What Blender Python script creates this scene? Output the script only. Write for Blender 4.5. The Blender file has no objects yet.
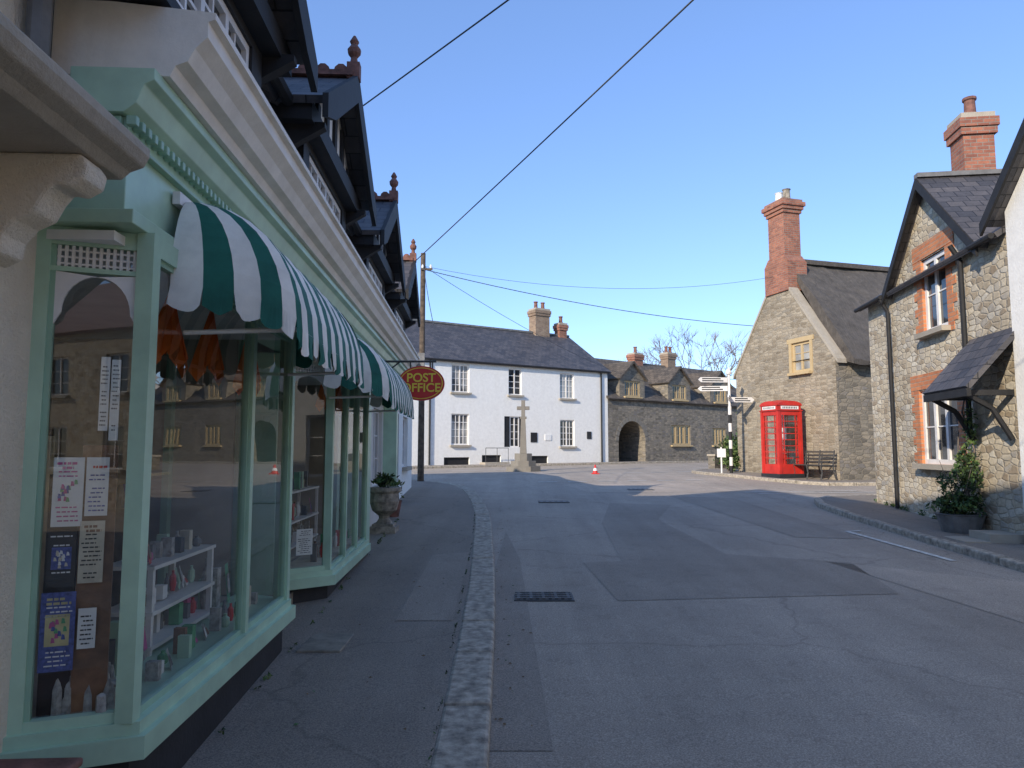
import bpy, bmesh, math, random
from mathutils import Vector, Matrix
random.seed(7)
scene=bpy.context.scene
R=math.radians

# ------------------------------------------------------------ materials
def newmat(name):
    m=bpy.data.materials.new(name); m.use_nodes=True
    nt=m.node_tree; b=nt.nodes['Principled BSDF']
    return m,nt,b
def N(nt,t,**kw):
    n=nt.nodes.new(t)
    for k,v in kw.items():
        if hasattr(n,k) and not k.startswith('_'): setattr(n,k,v)
    return n
def L(nt,a,b): nt.links.new(a,b)
def c4(c): return (c[0],c[1],c[2],1)
def coords(nt,kind,scale=(1,1,1)):
    tc=N(nt,'ShaderNodeTexCoord'); mp=N(nt,'ShaderNodeMapping')
    mp.inputs['Scale'].default_value=scale
    L(nt,tc.outputs[kind],mp.inputs['Vector']); return mp.outputs['Vector']
def noise(nt,vec,scale,detail=4,rough=.6):
    n=N(nt,'ShaderNodeTexNoise'); n.inputs['Scale'].default_value=scale
    n.inputs['Detail'].default_value=detail; n.inputs['Roughness'].default_value=rough
    L(nt,vec,n.inputs['Vector']); return n.outputs['Fac']
def ramp(nt,fac,stops):
    r=N(nt,'ShaderNodeValToRGB'); e=r.color_ramp.elements
    while len(e)<len(stops): e.new(.5)
    for i,(p,c) in enumerate(stops):
        e[i].position=p; e[i].color=c4(c) if not isinstance(c,(int,float)) else (c,c,c,1)
    L(nt,fac,r.inputs['Fac']); return r.outputs['Color']
def mix(nt,fac,a,b,mode='MIX'):
    m=N(nt,'ShaderNodeMix',data_type='RGBA',blend_type=mode)
    for s,v in ((m.inputs[0],fac),(m.inputs[6],a),(m.inputs[7],b)):
        if isinstance(v,(int,float)): s.default_value=v
        elif isinstance(v,tuple): s.default_value=c4(v)
        else: L(nt,v,s)
    return m.outputs[2]
def bump(nt,b,h,strength=.3,dist=.02):
    n=N(nt,'ShaderNodeBump'); n.inputs['Strength'].default_value=strength
    n.inputs['Distance'].default_value=dist
    L(nt,h,n.inputs['Height']); L(nt,n.outputs['Normal'],b.inputs['Normal'])

def mat_plain(name,c,rough=.5,var=.12,scale=6,metal=0,bmp=.05):
    m,nt,b=newmat(name); v=coords(nt,'Object')
    f=noise(nt,v,scale,6)
    d=tuple(x*(1-var*2) for x in c); u=tuple(min(1,x*(1+var)) for x in c)
    L(nt,ramp(nt,f,[(.3,d),(.7,u)]),b.inputs['Base Color'])
    b.inputs['Roughness'].default_value=rough; b.inputs['Metallic'].default_value=metal
    if bmp: bump(nt,b,noise(nt,v,scale*8,3),bmp,.01)
    return m
def mat_render(name,c,stain=(.5,.45,.36),amt=.35,bs=60,bstr=.35,rough=.85):
    m,nt,b=newmat(name); v=coords(nt,'Object'); vs=coords(nt,'Object',(1.5,1.5,.35))
    f=ramp(nt,noise(nt,vs,1.6,7,.7),[(.45,0.0),(.75,1.0)])
    fm=N(nt,'ShaderNodeMath',operation='MULTIPLY'); fm.inputs[1].default_value=amt; L(nt,f,fm.inputs[0])
    f2=ramp(nt,noise(nt,v,7,6,.7),[(.3,tuple(x*.88 for x in c)),(.65,c)])
    L(nt,mix(nt,fm.outputs[0],f2,tuple(c[i]*stain[i]*1.3 for i in range(3))),b.inputs['Base Color'])
    b.inputs['Roughness'].default_value=rough
    bump(nt,b,noise(nt,v,bs,4,.7),bstr,.015); return m
def mat_stone(name,stops,mortar,w=.3,h=.15,rough=.9,msize=.09):
    m,nt,b=newmat(name); v=coords(nt,'UV',(1/w,1/h,1))
    n0=N(nt,'ShaderNodeTexNoise'); n0.inputs['Scale'].default_value=.9; n0.inputs['Detail'].default_value=4; L(nt,v,n0.inputs['Vector'])
    vm=N(nt,'ShaderNodeVectorMath',operation='MULTIPLY_ADD'); vm.inputs[1].default_value=(.6,.45,0)
    L(nt,n0.outputs['Color'],vm.inputs[0]); L(nt,v,vm.inputs[2])
    a=N(nt,'ShaderNodeTexVoronoi'); a.voronoi_dimensions='2D'; a.inputs['Scale'].default_value=1; a.inputs['Randomness'].default_value=.75
    e=N(nt,'ShaderNodeTexVoronoi'); e.voronoi_dimensions='2D'; e.feature='DISTANCE_TO_EDGE'; e.inputs['Scale'].default_value=1; e.inputs['Randomness'].default_value=.75
    L(nt,vm.outputs[0],a.inputs['Vector']); L(nt,vm.outputs[0],e.inputs['Vector'])
    sp=N(nt,'ShaderNodeSeparateColor'); L(nt,a.outputs['Color'],sp.inputs[0])
    col=ramp(nt,sp.outputs[0],stops)
    vo=coords(nt,'Object')
    nz=noise(nt,vo,17,8,.75)
    big=noise(nt,vo,.8,5)
    edge=ramp(nt,e.outputs['Distance'],[(msize*.3,.0),(msize*1.6,1)])
    col=mix(nt,edge,mortar,col)
    col=mix(nt,.75,col,ramp(nt,nz,[(.25,.5),(.75,1.25)]),'MULTIPLY')
    col=mix(nt,.7,col,ramp(nt,big,[(.3,.68),(.7,1.12)]),'MULTIPLY')
    L(nt,col,b.inputs['Base Color']); b.inputs['Roughness'].default_value=rough
    hh=mix(nt,.4,edge,nz)
    bump(nt,b,hh,.7,.02); return m
def mat_brick(name,c1,c2,mortar,w=.225,h=.075,ms=.008,bs=.5,rough=.85,dirt=.6):
    m,nt,b=newmat(name); v=coords(nt,'UV')
    t=N(nt,'ShaderNodeTexBrick'); t.inputs['Scale'].default_value=1
    t.inputs['Color1'].default_value=c4(c1); t.inputs['Color2'].default_value=c4(c2); t.inputs['Mortar'].default_value=c4(mortar)
    t.inputs['Brick Width'].default_value=w; t.inputs['Row Height'].default_value=h
    t.inputs['Mortar Size'].default_value=ms; t.inputs['Mortar Smooth'].default_value=.3
    L(nt,v,t.inputs['Vector'])
    vo=coords(nt,'Object'); nz=noise(nt,vo,9,8,.75)
    col=mix(nt,dirt,t.outputs['Color'],ramp(nt,nz,[(.25,.4),(.75,1.35)]),'MULTIPLY')
    col=mix(nt,dirt,col,ramp(nt,noise(nt,vo,1.1,5),[(.3,.6),(.7,1.15)]),'MULTIPLY')
    L(nt,col,b.inputs['Base Color']); b.inputs['Roughness'].default_value=rough
    inv=N(nt,'ShaderNodeMath',operation='SUBTRACT'); inv.inputs[0].default_value=1; L(nt,t.outputs['Fac'],inv.inputs[1])
    bump(nt,b,mix(nt,.4,inv.outputs[0],nz),bs,.02); return m
def mat_asphalt(name,base,speck,crack=True,warm=(1,1,1)):
    m,nt,b=newmat(name); v=coords(nt,'Object')
    f=ramp(nt,noise(nt,v,95,3,.8),[(.32,tuple(base*.5*w for w in warm)),(.52,tuple(base*w for w in warm)),(.72,tuple(speck*w for w in warm))])
    p=ramp(nt,noise(nt,v,.55,6,.65),[(.3,.84),(.7,1.12)])
    col=mix(nt,1,f,p,'MULTIPLY')
    st=coords(nt,'Object',(2.2,.12,1))
    col=mix(nt,.8,col,ramp(nt,noise(nt,st,1,4,.6),[(.3,.86),(.7,1.12)]),'MULTIPLY')
    if crack:
        n0=N(nt,'ShaderNodeTexNoise'); n0.inputs['Scale'].default_value=2.5; n0.inputs['Detail'].default_value=6; L(nt,v,n0.inputs['Vector'])
        vm=N(nt,'ShaderNodeVectorMath',operation='MULTIPLY_ADD'); vm.inputs[1].default_value=(.6,.6,0)
        L(nt,n0.outputs['Color'],vm.inputs[0]); L(nt,v,vm.inputs[2])
        e=N(nt,'ShaderNodeTexVoronoi'); e.feature='DISTANCE_TO_EDGE'; e.inputs['Scale'].default_value=.28; L(nt,vm.outputs[0],e.inputs['Vector'])
        col=mix(nt,.35,col,ramp(nt,e.outputs['Distance'],[(.002,.35),(.006,1)]),'MULTIPLY')
    col=mix(nt,.6,col,ramp(nt,noise(nt,v,3.2,8,.7),[(.32,.76),(.45,1)]),'MULTIPLY')
    L(nt,col,b.inputs['Base Color']); b.inputs['Roughness'].default_value=.9
    bump(nt,b,noise(nt,v,120,3,.8),.6,.008); return m
def mat_glass_clear(name):
    m,nt,b=newmat(name); nt.nodes.remove(b)
    out=nt.nodes['Material Output']
    lw=N(nt,'ShaderNodeLayerWeight'); lw.inputs['Blend'].default_value=.5
    pw=N(nt,'ShaderNodeMath',operation='POWER'); pw.inputs[1].default_value=3.2; L(nt,lw.outputs['Facing'],pw.inputs[0])
    ma=N(nt,'ShaderNodeMath',operation='MULTIPLY_ADD'); ma.inputs[1].default_value=.5; ma.inputs[2].default_value=.11; L(nt,pw.outputs[0],ma.inputs[0])
    tr=N(nt,'ShaderNodeBsdfTransparent'); tr.inputs[0].default_value=(.94,.96,.94,1)
    gl=N(nt,'ShaderNodeBsdfGlossy'); gl.inputs['Roughness'].default_value=.0
    v=coords(nt,'Object'); bp=N(nt,'ShaderNodeBump'); bp.inputs['Strength'].default_value=.08; bp.inputs['Distance'].default_value=.02
    L(nt,noise(nt,v,1.4,1),bp.inputs['Height']); L(nt,bp.outputs[0],gl.inputs['Normal'])
    ms=N(nt,'ShaderNodeMixShader'); L(nt,ma.outputs[0],ms.inputs[0]); L(nt,tr.outputs[0],ms.inputs[1]); L(nt,gl.outputs[0],ms.inputs[2])
    L(nt,ms.outputs[0],out.inputs['Surface']); return m
def mat_glass_dark(name,c1=(.015,.017,.02),c2=(.10,.10,.095)):
    m,nt,b=newmat(name); v=coords(nt,'Object')
    L(nt,ramp(nt,noise(nt,v,.9,2),[(.4,c1),(.65,c2)]),b.inputs['Base Color'])
    b.inputs['Roughness'].default_value=.04; b.inputs['IOR'].default_value=1.6
    bump(nt,b,noise(nt,v,2.5,1),.08,.02); return m

WM=(1.22,1.02,.80)
ASPH=mat_asphalt('asphalt_road',.32,.52,True,WM)
ASPH_D=mat_asphalt('asphalt_patch_dark',.265,.43,False,WM)
ASPH_L=mat_asphalt('asphalt_patch_light',.36,.56,False,(1.24,1.02,.79))
PAVE=mat_asphalt('pavement_tarmac',.225,.35,True,WM)
PAVE2=mat_asphalt('pavement_patch',.26,.40,False,WM)
GRD=mat_plain('ground_earth',(.09,.11,.05),.95,.3,2)
KERB=mat_plain('kerb_stone',(.43,.37,.285),.85,.3,14,bmp=.4)
FLAG=mat_plain('flagstone',(.27,.235,.18),.85,.25,6,bmp=.3)
PAINT=mat_plain('road_paint',(.72,.70,.62),.7,.25,14,bmp=.2)
IRON=mat_plain('cast_iron',(.07,.066,.06),.6,.2,20,bmp=.3)
MINT=mat_plain('mint_paint',(.47,.66,.47),.38,.1,3,bmp=.05)
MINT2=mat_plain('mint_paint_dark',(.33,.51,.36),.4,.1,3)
BLACKP=mat_plain('black_plinth',(.025,.026,.03),.6,.2,5,bmp=.2)
BLACKT=mat_plain('black_timber',(.018,.017,.017),.7,.2,5,bmp=.2)
WHITE=mat_plain('white_paint',(.82,.78,.72),.5,.08,4)
CORN=mat_render('cornice_white',(.88,.80,.68),(.5,.46,.4),.5,40,.15,.6)
ROUGH=mat_render('roughcast',(.90,.79,.61),(.6,.5,.4),.45,70,.9)
WREND=mat_render('white_limewash',(.90,.87,.80),(.62,.6,.55),.25,30,.5)
PLAST=mat_render('cream_render',(.70,.67,.60),(.6,.5,.42),.3,50,.3)
SLATE=mat_brick('slate',(.065,.063,.068),(.125,.112,.108),(.02,.02,.022),.26,.2,.008,.6,.6)
SLATEB=mat_brick('stone_tile',(.09,.073,.056),(.17,.135,.10),(.025,.022,.02),.3,.2,.01,.7,.8)
BRICK=mat_brick('red_brick',(.48,.18,.10),(.30,.11,.07),(.30,.25,.2))
BRICKO=mat_brick('orange_brick',(.72,.27,.11),(.55,.19,.08),(.42,.32,.22),dirt=.4)
BUFF=mat_brick('buff_brick',(.40,.28,.18),(.28,.18,.12),(.3,.25,.2))
TERR=mat_plain('terracotta',(.24,.11,.08),.8,.3,9,bmp=.2)
RUB=mat_stone('rubble_stone_warm',[(0,(.38,.29,.19)),(.3,(.60,.49,.33)),(.6,(.74,.63,.45)),(.8,(.50,.44,.35)),(1,(.82,.73,.56))],(.54,.45,.32),.20,.10)
RUBG=mat_stone('rubble_stone_grey',[(0,(.16,.14,.11)),(.4,(.27,.235,.18)),(.7,(.36,.30,.22)),(1,(.22,.20,.18))],(.24,.205,.155),.26,.11)
RUBT=mat_stone('rubble_stone_lias',[(0,(.25,.20,.135)),(.4,(.38,.31,.215)),(.7,(.46,.385,.275)),(1,(.30,.26,.20))],(.35,.295,.215),.26,.085)
STONE=mat_render('dressed_stone',(.44,.385,.30),(.5,.47,.42),.6,30,.5)
GREYST=mat_render('weathered_grey_stone',(.24,.215,.175),(.5,.47,.42),.7,30,.6)
HAM=mat_render('ham_stone',(.55,.41,.22),(.6,.55,.45),.4,30,.4)
RED=mat_plain('kiosk_red',(.58,.03,.02),.35,.14,3)
GLS=mat_glass_clear('shop_glass'); GLD=mat_glass_dark('window_glass')
GLK=mat_glass_dark('window_glass_blind',(.10,.10,.10),(.45,.44,.40))
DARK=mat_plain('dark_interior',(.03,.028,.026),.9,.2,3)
INT=mat_plain('interior_wall',(.50,.43,.34),.9,.2,1)
WOOD=mat_plain('wood',(.26,.13,.065),.6,.3,7)
WOODP=mat_plain('weathered_pole_wood',(.13,.095,.065),.9,.3,9)
GSTR=mat_plain('awning_green',(.016,.14,.10),.8,.15,5,bmp=.1)
WSTR=mat_plain('awning_white',(.86,.82,.72),.8,.1,5,bmp=.1)
YEL=mat_plain('sign_yellow',(.85,.62,.06),.5,.03)
SRED=mat_plain('sign_red',(.60,.025,.02),.35,.05)
ORG=mat_plain('orange_cloth',(.95,.20,.02),.8,.1,9)
PAPER=mat_plain('paper_white',(.84,.82,.77),.8,.05)
PAPB=mat_plain('paper_blue',(.10,.13,.38),.7,.3,60)
PAPK=mat_plain('paper_black',(.03,.03,.03),.7,.2)
PAPP=mat_plain('paper_pink',(.6,.12,.3),.7,.2)
PAPG=mat_plain('paper_green',(.12,.4,.18),.7,.2)
PAPY=mat_plain('paper_yellow',(.70,.60,.30),.7,.2)
PAPL=mat_plain('paper_cream',(.70,.62,.46),.8,.15,9)
CLOTH=mat_plain('pale_fabric',(.5,.47,.42),.95,.3,25,bmp=.5)
LEAFA=mat_plain('leaf_green',(.06,.12,.03),.7,.4,6)
LEAFB=mat_plain('leaf_light',(.13,.19,.05),.7,.4,6)
LEAFC=mat_plain('leaf_dark',(.025,.055,.018),.7,.4,6)
LEAFD=mat_plain('dead_leaf',(.20,.12,.05),.8,.4,6)
LEAD=mat_plain('lead_grey',(.19,.185,.175),.7,.2,6)
CONC=mat_plain('planter_stone',(.36,.31,.24),.9,.35,9,bmp=.5)
BARK=mat_plain('bare_bark',(.20,.16,.13),.9,.3,6)
def mat_thatch():
    m,nt,b=newmat('thatch'); v=coords(nt,'UV',(38,2.2,1)); vo=coords(nt,'Object')
    n=noise(nt,v,1,8,.85); n2=noise(nt,vo,3.5,8,.75)
    col=ramp(nt,n,[(.25,(.045,.038,.032)),(.55,(.14,.12,.10)),(.8,(.26,.23,.185))])
    col=mix(nt,.9,col,ramp(nt,n2,[(.3,.5),(.7,1.25)]),'MULTIPLY')
    L(nt,col,b.inputs['Base Color']); b.inputs['Roughness'].default_value=.95
    bump(nt,b,mix(nt,.5,n,n2),1,.09); return m
THATCH=mat_thatch()

# ------------------------------------------------------------ terrain height
def g(y):
    if y<-5: return -.297
    if y<=25: return .033*(y-4)
    if y<=40: return .693+(y-25)*.0105
    return .8505

# ------------------------------------------------------------ builder
class B:
    def __init__(s,name,o=(0,0),d=(1,0),loc=None):
        s.frame(o,d); s.e=bpy.data.objects.new(name,None); scene.collection.objects.link(s.e)
        l=loc if loc is not None else (o[0],o[1],g(o[1])); s.e.location=l; s.loc=Vector(l)
        s.e.empty_display_size=.3; s.reset(); s.n=None
    def frame(s,o,d):
        s.o=o; q=math.hypot(*d); s.d=(d[0]/q,d[1]/q); return s
    def reset(s): s.v=[];s.f=[];s.m=[];s.mats=[]
    def part(s,name): s.done(); s.n=name; return s
    def W(s,x,y,z): return (s.o[0]+s.d[0]*x-s.d[1]*y, s.o[1]+s.d[1]*x+s.d[0]*y, z)
    def mi(s,m):
        if m not in s.mats: s.mats.append(m)
        return s.mats.index(m)
    def raw(s,vs,fs,mat):
        k=len(s.v); s.v+=vs; i=s.mi(mat)
        for f in fs: s.f.append([a+k for a in f]); s.m.append(i)
    def poly(s,pts,mat): s.raw([s.W(*p) for p in pts],[list(range(len(pts)))],mat)
    def box(s,x0,x1,y0,y1,z0,z1,mat):
        P=[(x0,y0,z0),(x1,y0,z0),(x1,y1,z0),(x0,y1,z0),(x0,y0,z1),(x1,y0,z1),(x1,y1,z1),(x0,y1,z1)]
        s.raw([s.W(*p) for p in P],[(0,3,2,1),(4,5,6,7),(0,1,5,4),(1,2,6,5),(2,3,7,6),(3,0,4,7)],mat)
    def prism(s,A,Bp,mat):
        n=len(A); s.raw([s.W(*p) for p in A]+[s.W(*p) for p in Bp],
          [list(range(n))[::-1],list(range(n,2*n))]+[(i,(i+1)%n,n+(i+1)%n,n+i) for i in range(n)],mat)
    def pxz(s,pts,y0,y1,mat): s.prism([(x,y0,z) for x,z in pts],[(x,y1,z) for x,z in pts],mat)
    def pyz(s,pts,x0,x1,mat): s.prism([(x0,y,z) for y,z in pts],[(x1,y,z) for y,z in pts],mat)
    def pxy(s,pts,z0,z1,mat): s.prism([(x,y,z0) for x,y in pts],[(x,y,z1) for x,y in pts],mat)
    def slab(s,pts,t,mat):
        a,b,c=[Vector(p) for p in pts[:3]]; n=(b-a).cross(c-a).normalized()
        if n.z<0: n=-n
        s.prism([tuple(Vector(p)-n*t) for p in pts],pts,mat)
    def wall(s,x0,x1,z0,z1,holes,mat,y=0,depth=.14,rev=None):
        xs=sorted(set([x0,x1]+[h[0] for h in holes]+[h[1] for h in holes]))
        zs=sorted(set([z0,z1]+[h[2] for h in holes]+[h[3] for h in holes]))
        for i in range(len(xs)-1):
            for j in range(len(zs)-1):
                cx=(xs[i]+xs[i+1])/2; cz=(zs[j]+zs[j+1])/2
                if any(h[0]<cx<h[1] and h[2]<cz<h[3] for h in holes): continue
                s.poly([(xs[i],y,zs[j]),(xs[i+1],y,zs[j]),(xs[i+1],y,zs[j+1]),(xs[i],y,zs[j+1])],mat)
        r=rev or mat
        for a,b,c,d in holes:
            Y=y+depth+.1
            s.poly([(a,y,c),(a,y,d),(a,Y,d),(a,Y,c)],r); s.poly([(b,y,c),(b,y,d),(b,Y,d),(b,Y,c)],r)
            s.poly([(a,y,c),(b,y,c),(b,Y,c),(a,Y,c)],r); s.poly([(a,y,d),(b,y,d),(b,Y,d),(a,Y,d)],r)
    def window(s,a,b,c,d,y=.08,cols=2,rows=3,fm=None,gm=None,fw=.055,bw=.022,mull=1,sill=None,lb=0):
        fm=fm or WHITE; gm=gm or GLD; y1=y+.05
        s.box(a,a+fw,y,y1,c,d,fm); s.box(b-fw,b,y,y1,c,d,fm)
        s.box(a+fw,b-fw,y,y1,c,c+fw,fm); s.box(a+fw,b-fw,y,y1,d-fw,d,fm)
        ia,ib,ic,id_=a+fw,b-fw,c+fw,d-fw
        for i in range(1,mull+1):
            x=ia+(ib-ia)*i/(mull+1); s.box(x-fw*.5,x+fw*.5,y-.004,y1-.002,ic,id_,fm)
        for i in range(1,cols):
            x=ia+(ib-ia)*i/cols; s.box(x-bw/2,x+bw/2,y+.01,y1-.012,ic,id_,fm)
        for j in range(1,rows):
            z=ic+(id_-ic)*j/rows; s.box(ia,ib,y+.013,y1-.014,z-bw/2,z+bw/2,fm)
        s.poly([(ia,y+.032,ic),(ib,y+.032,ic),(ib,y+.032,id_),(ia,y+.032,id_)],gm)
        if sill: s.box(a-.08,b+.08,y-.2,y+.04,c-.09,c-.003,sill)
    def lathe(s,x,y,prof,n,mat,rot=0):
        vs=[];fs=[]
        for r,z in prof:
            for i in range(n):
                a=rot+2*math.pi*i/n; vs.append(s.W(x+r*math.cos(a),y+r*math.sin(a),z))
        for j in range(len(prof)-1):
            for i in range(n): fs.append((j*n+i,j*n+(i+1)%n,(j+1)*n+(i+1)%n,(j+1)*n+i))
        fs.append(tuple(range(n))[::-1]); fs.append(tuple(range((len(prof)-1)*n,len(prof)*n)))
        s.raw(vs,fs,mat)
    def tube(s,p,q,r0,r1,n,mat,loc=True):
        if loc: p=s.W(*p); q=s.W(*q)
        p=Vector(p);q=Vector(q); d=(q-p)
        if d.length<1e-6: return
        d.normalize(); u=d.orthogonal().normalized(); w=d.cross(u); vs=[]
        for c,r in ((p,r0),(q,r1)):
            for i in range(n):
                a=2*math.pi*i/n; vs.append(tuple(c+(u*math.cos(a)+w*math.sin(a))*r))
        s.raw(vs,[(i,(i+1)%n,n+(i+1)%n,n+i) for i in range(n)]+[tuple(range(n))[::-1],tuple(range(n,2*n))],mat)
    def path(s,pts,r,n,mat):
        for a,b in zip(pts,pts[1:]): s.tube(a,b,r,r,n,mat)
    def leaves(s,c,rad,n,size,mats,up=0):
        for i in range(n):
            while True:
                p=Vector((random.uniform(-1,1),random.uniform(-1,1),random.uniform(-1,1)))
                if .25<p.length<1: break
            k=.8+.35*math.sin(p.x*5+c[0]*3)*math.cos(p.z*6+p.y*4)
            q=Vector((c[0]+p.x*rad[0]*k,c[1]+p.y*rad[1]*k,c[2]+p.z*rad[2]*k))
            q=Vector(s.W(*q)); a=Vector((random.gauss(0,1),random.gauss(0,1),random.gauss(0,1)+up)).normalized()
            b=a.orthogonal().normalized(); b.rotate(Matrix.Rotation(random.uniform(0,6.28),3,a)) ; cc=a.cross(b)
            l=size*random.uniform(.6,1.3)
            s.raw([tuple(q-b*l*.25),tuple(q+cc*l*.6-b*0.0),tuple(q+b*l*.25),tuple(q-cc*l*.6)],[(0,1,2,3)],random.choice(mats))
    def done(s,smooth=False,bevel=0):
        if not s.v: s.reset(); return None
        me=bpy.data.meshes.new(s.n or 'part'); me.from_pydata(s.v,[],s.f)
        for m in s.mats: me.materials.append(m)
        for p,i in zip(me.polygons,s.m): p.material_index=i
        me.update(); uv=me.uv_layers.new(name='UVMap'); Z=Vector((0,0,1))
        for p in me.polygons:
            n=p.normal
            if n.length<.5: continue
            if n.z<0: n=-n
            if abs(n.z)>.99: t=Vector((1,0,0)); b=Vector((0,1,0))
            else:
                t=Z.cross(n).normalized(); b=n.cross(t)
            for li in p.loop_indices:
                co=me.vertices[me.loops[li].vertex_index].co
                uv.data[li].uv=(co.dot(t),co.dot(b))
        if smooth: me.polygons.foreach_set('use_smooth',[True]*len(me.polygons))
        ob=bpy.data.objects.new(s.n or 'part',me); scene.collection.objects.link(ob)
        ob.parent=s.e; ob.matrix_parent_inverse=Matrix.Translation(-s.loc)
        if bevel:
            md=ob.modifiers.new('bevel','BEVEL'); md.width=bevel; md.segments=2; md.limit_method='ANGLE'
        s.reset(); return ob

def sheet(name,pts,off,mat):
    bm=bmesh.new(); vs=[bm.verts.new((x,y,0)) for x,y in pts]; bm.faces.new(vs)
    for yc in (-5,25,40):
        geom=list(bm.verts)+list(bm.edges)+list(bm.faces)
        bmesh.ops.bisect_plane(bm,geom=geom,plane_co=(0,yc,0),plane_no=(0,1,0))
    bmesh.ops.triangulate(bm,faces=list(bm.faces))
    for v in bm.verts: v.co.z=g(v.co.y)+off
    bmesh.ops.recalc_face_normals(bm,faces=list(bm.faces))
    me=bpy.data.meshes.new(name); bm.to_mesh(me); bm.free(); me.materials.append(mat)
    ob=bpy.data.objects.new(name,me); scene.collection.objects.link(ob); return ob

def smoothpath(pts,n=6):
    out=[]
    P=[pts[0]]+list(pts)+[pts[-1]]
    for i in range(1,len(P)-2):
        p0,p1,p2,p3=[Vector(q) for q in P[i-1:i+3]]
        for k in range(n):
            t=k/n
            out.append(tuple(.5*((2*p1)+(-p0+p2)*t+(2*p0-5*p1+4*p2-p3)*t*t+(-p0+3*p1-3*p2+p3)*t**3)))
    out.append(tuple(pts[-1])); return out
def offs(path,d):
    o=[]
    for i,p in enumerate(path):
        a=path[max(0,i-1)]; b=path[min(len(path)-1,i+1)]
        t=Vector((b[0]-a[0],b[1]-a[1])).normalized(); o.append((p[0]-t.y*d,p[1]+t.x*d))
    return o
def kerb(name,path,w,h):
    b=B(name,loc=(path[0][0],path[0][1],0)); b.part('kerb_stones')
    L_=[0]
    for p,q in zip(path,path[1:]): L_.append(L_[-1]+math.hypot(q[0]-p[0],q[1]-p[1]))
    def at(s):
        for i in range(len(L_)-1):
            if s<=L_[i+1] or i==len(L_)-2:
                k=(s-L_[i])/(L_[i+1]-L_[i]); p,q=path[i],path[i+1]
                t=Vector((q[0]-p[0],q[1]-p[1])).normalized()
                return (p[0]+(q[0]-p[0])*k,p[1]+(q[1]-p[1])*k),t
    s=0
    while s<L_[-1]-.05:
        e=min(s+.9*random.uniform(.85,1.15),L_[-1]); j=random.uniform(-.007,.007)
        (p,t),(q,u)=at(s+.006),at(e-.006)
        A=[(p[0],p[1]),(q[0],q[1]),(q[0]-u.y*w,q[1]+u.x*w),(p[0]-t.y*w,p[1]+t.x*w)]
        b.prism([(x,y,g(y)-.1) for x,y in A],[(x,y,g(y)+h+j) for x,y in A],KERB); s=e
    b.done(bevel=.022); return b

# ------------------------------------------------------------ ground, road, pavements
sheet('ground',[(-400,-400),(400,-400),(400,500),(-400,500)],-.03,GRD)
sheet('road',[(-40,-60),(16,-60),(40,10),(60,18),(60,27),(26,30),(20,60),(-30,60),(-60,40),(-60,22),(-12,18),(-12,-40)],0,ASPH)
lk=smoothpath([(-.02,-14),(-.05,-5),(-.12,4),(-.17,7.4),(-.28,10.5),(-.42,13.6),(-.8,17.4),(-1.35,20.1),(-2.6,21.9),(-5,22.8),(-12,23.5)])
kerb('left_kerb',lk,.28,.105)
inn=offs(lk,.275)
sheet('left_pavement',inn+[(-12,-14)],.098,PAVE)
rk=smoothpath([(12,17.9),(9.6,17.6),(7.7,17.3),(6.9,16.6),(6.5,15.3),(6.2,12),(6.06,8.7),(5.95,4),(5.8,-10)])
kerb('right_kerb',rk,.16,.10)
sheet('right_pavement',offs(rk,.155)+[(12,-10)],.092,PAVE)
fk=smoothpath([(-14,27.2),(-8,29.3),(-3.6,32.6),(1,35.8),(5,38.6),(10,42.5),(15,46.5)])
kerb('far_kerb',fk,.15,.10)
sheet('far_pavement',offs(fk,.15)+[(15,60),(-14,60)],.092,PAVE)
tk=smoothpath([(13,21.6),(9.6,21.1),(8.6,21.7),(7.5,24.5),(6.9,27),(7.6,29.3),(12,33)])[::-1]
kerb('corner_kerb',tk,.15,.10)
sheet('corner_pavement',offs(tk,.15)+[(20,22)],.092,PAVE)
def patch(pts,mat,off=.004): return sheet('asphalt_patch',pts,off,mat)
patch([(1.05,7.3),(4.0,7.6),(4.3,9.3),(2.9,9.9),(2.7,13.5),(3.5,16),(2.2,16.4),(1.6,13),(1.4,9.4),(.9,9.3)],ASPH_D)
patch([(4.0,9.4),(5.9,8.0),(5.9,2.5),(4.6,2.5),(4.5,6.5)],ASPH_L)
patch([(4.4,11.4),(5.4,11.2),(5.3,17.5),(3.9,18)],ASPH_D,.004)
patch([(-.12,4),(.22,4),(.16,6.8),(.1,9.6),(-.1,12),(-.2,9)],ASPH_D,.004)
patch([(2.0,19),(6,19.2),(5.5,22),(1.5,21.6)],ASPH_L)
patch([(-.98,6.2),(-.5,6.2),(-.55,9.5),(-1.0,9.3)],PAVE2,.102)
def stripe(p,q,w,name='road_marking'):
    d=Vector((q[0]-p[0],q[1]-p[1])).normalized(); n=(-d.y*w/2,d.x*w/2)
    sheet(name,[(p[0]-n[0],p[1]-n[1]),(q[0]-n[0],q[1]-n[1]),(q[0]+n[0],q[1]+n[1]),(p[0]+n[0],p[1]+n[1])],.009,PAINT)
stripe((5.50,12.0),(5.66,9.4),.09)
stripe((5.50,12.0),(5.75,12.05),.08)
for i in range(6):
    x=.8+i*.95; stripe((x,22.4+i*.16),(x+.6,22.5+i*.16),.12)
for i in range(5):
    stripe((3.2+i*1.1,27.2+i*.5),(3.9+i*1.1,27.5+i*.5),.15)
stripe((-6,27.5),(1,31.8),.1)
stripe((6.3,18.6),(9.5,19.0),.1); stripe((6.1,19.0),(9.2,19.4),.1)
d=B('drain_cover',(.0,7.3),(1,0)); z=g(7.5)+.006; d.part('frame')
d.box(.02,.62,-.02,.40,z-.03,z,IRON)
for i in range(9): d.box(.05+i*.063,.05+i*.063+.03,.02,.36,z-.01,z+.010,DARK if i%2 else IRON)
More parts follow.
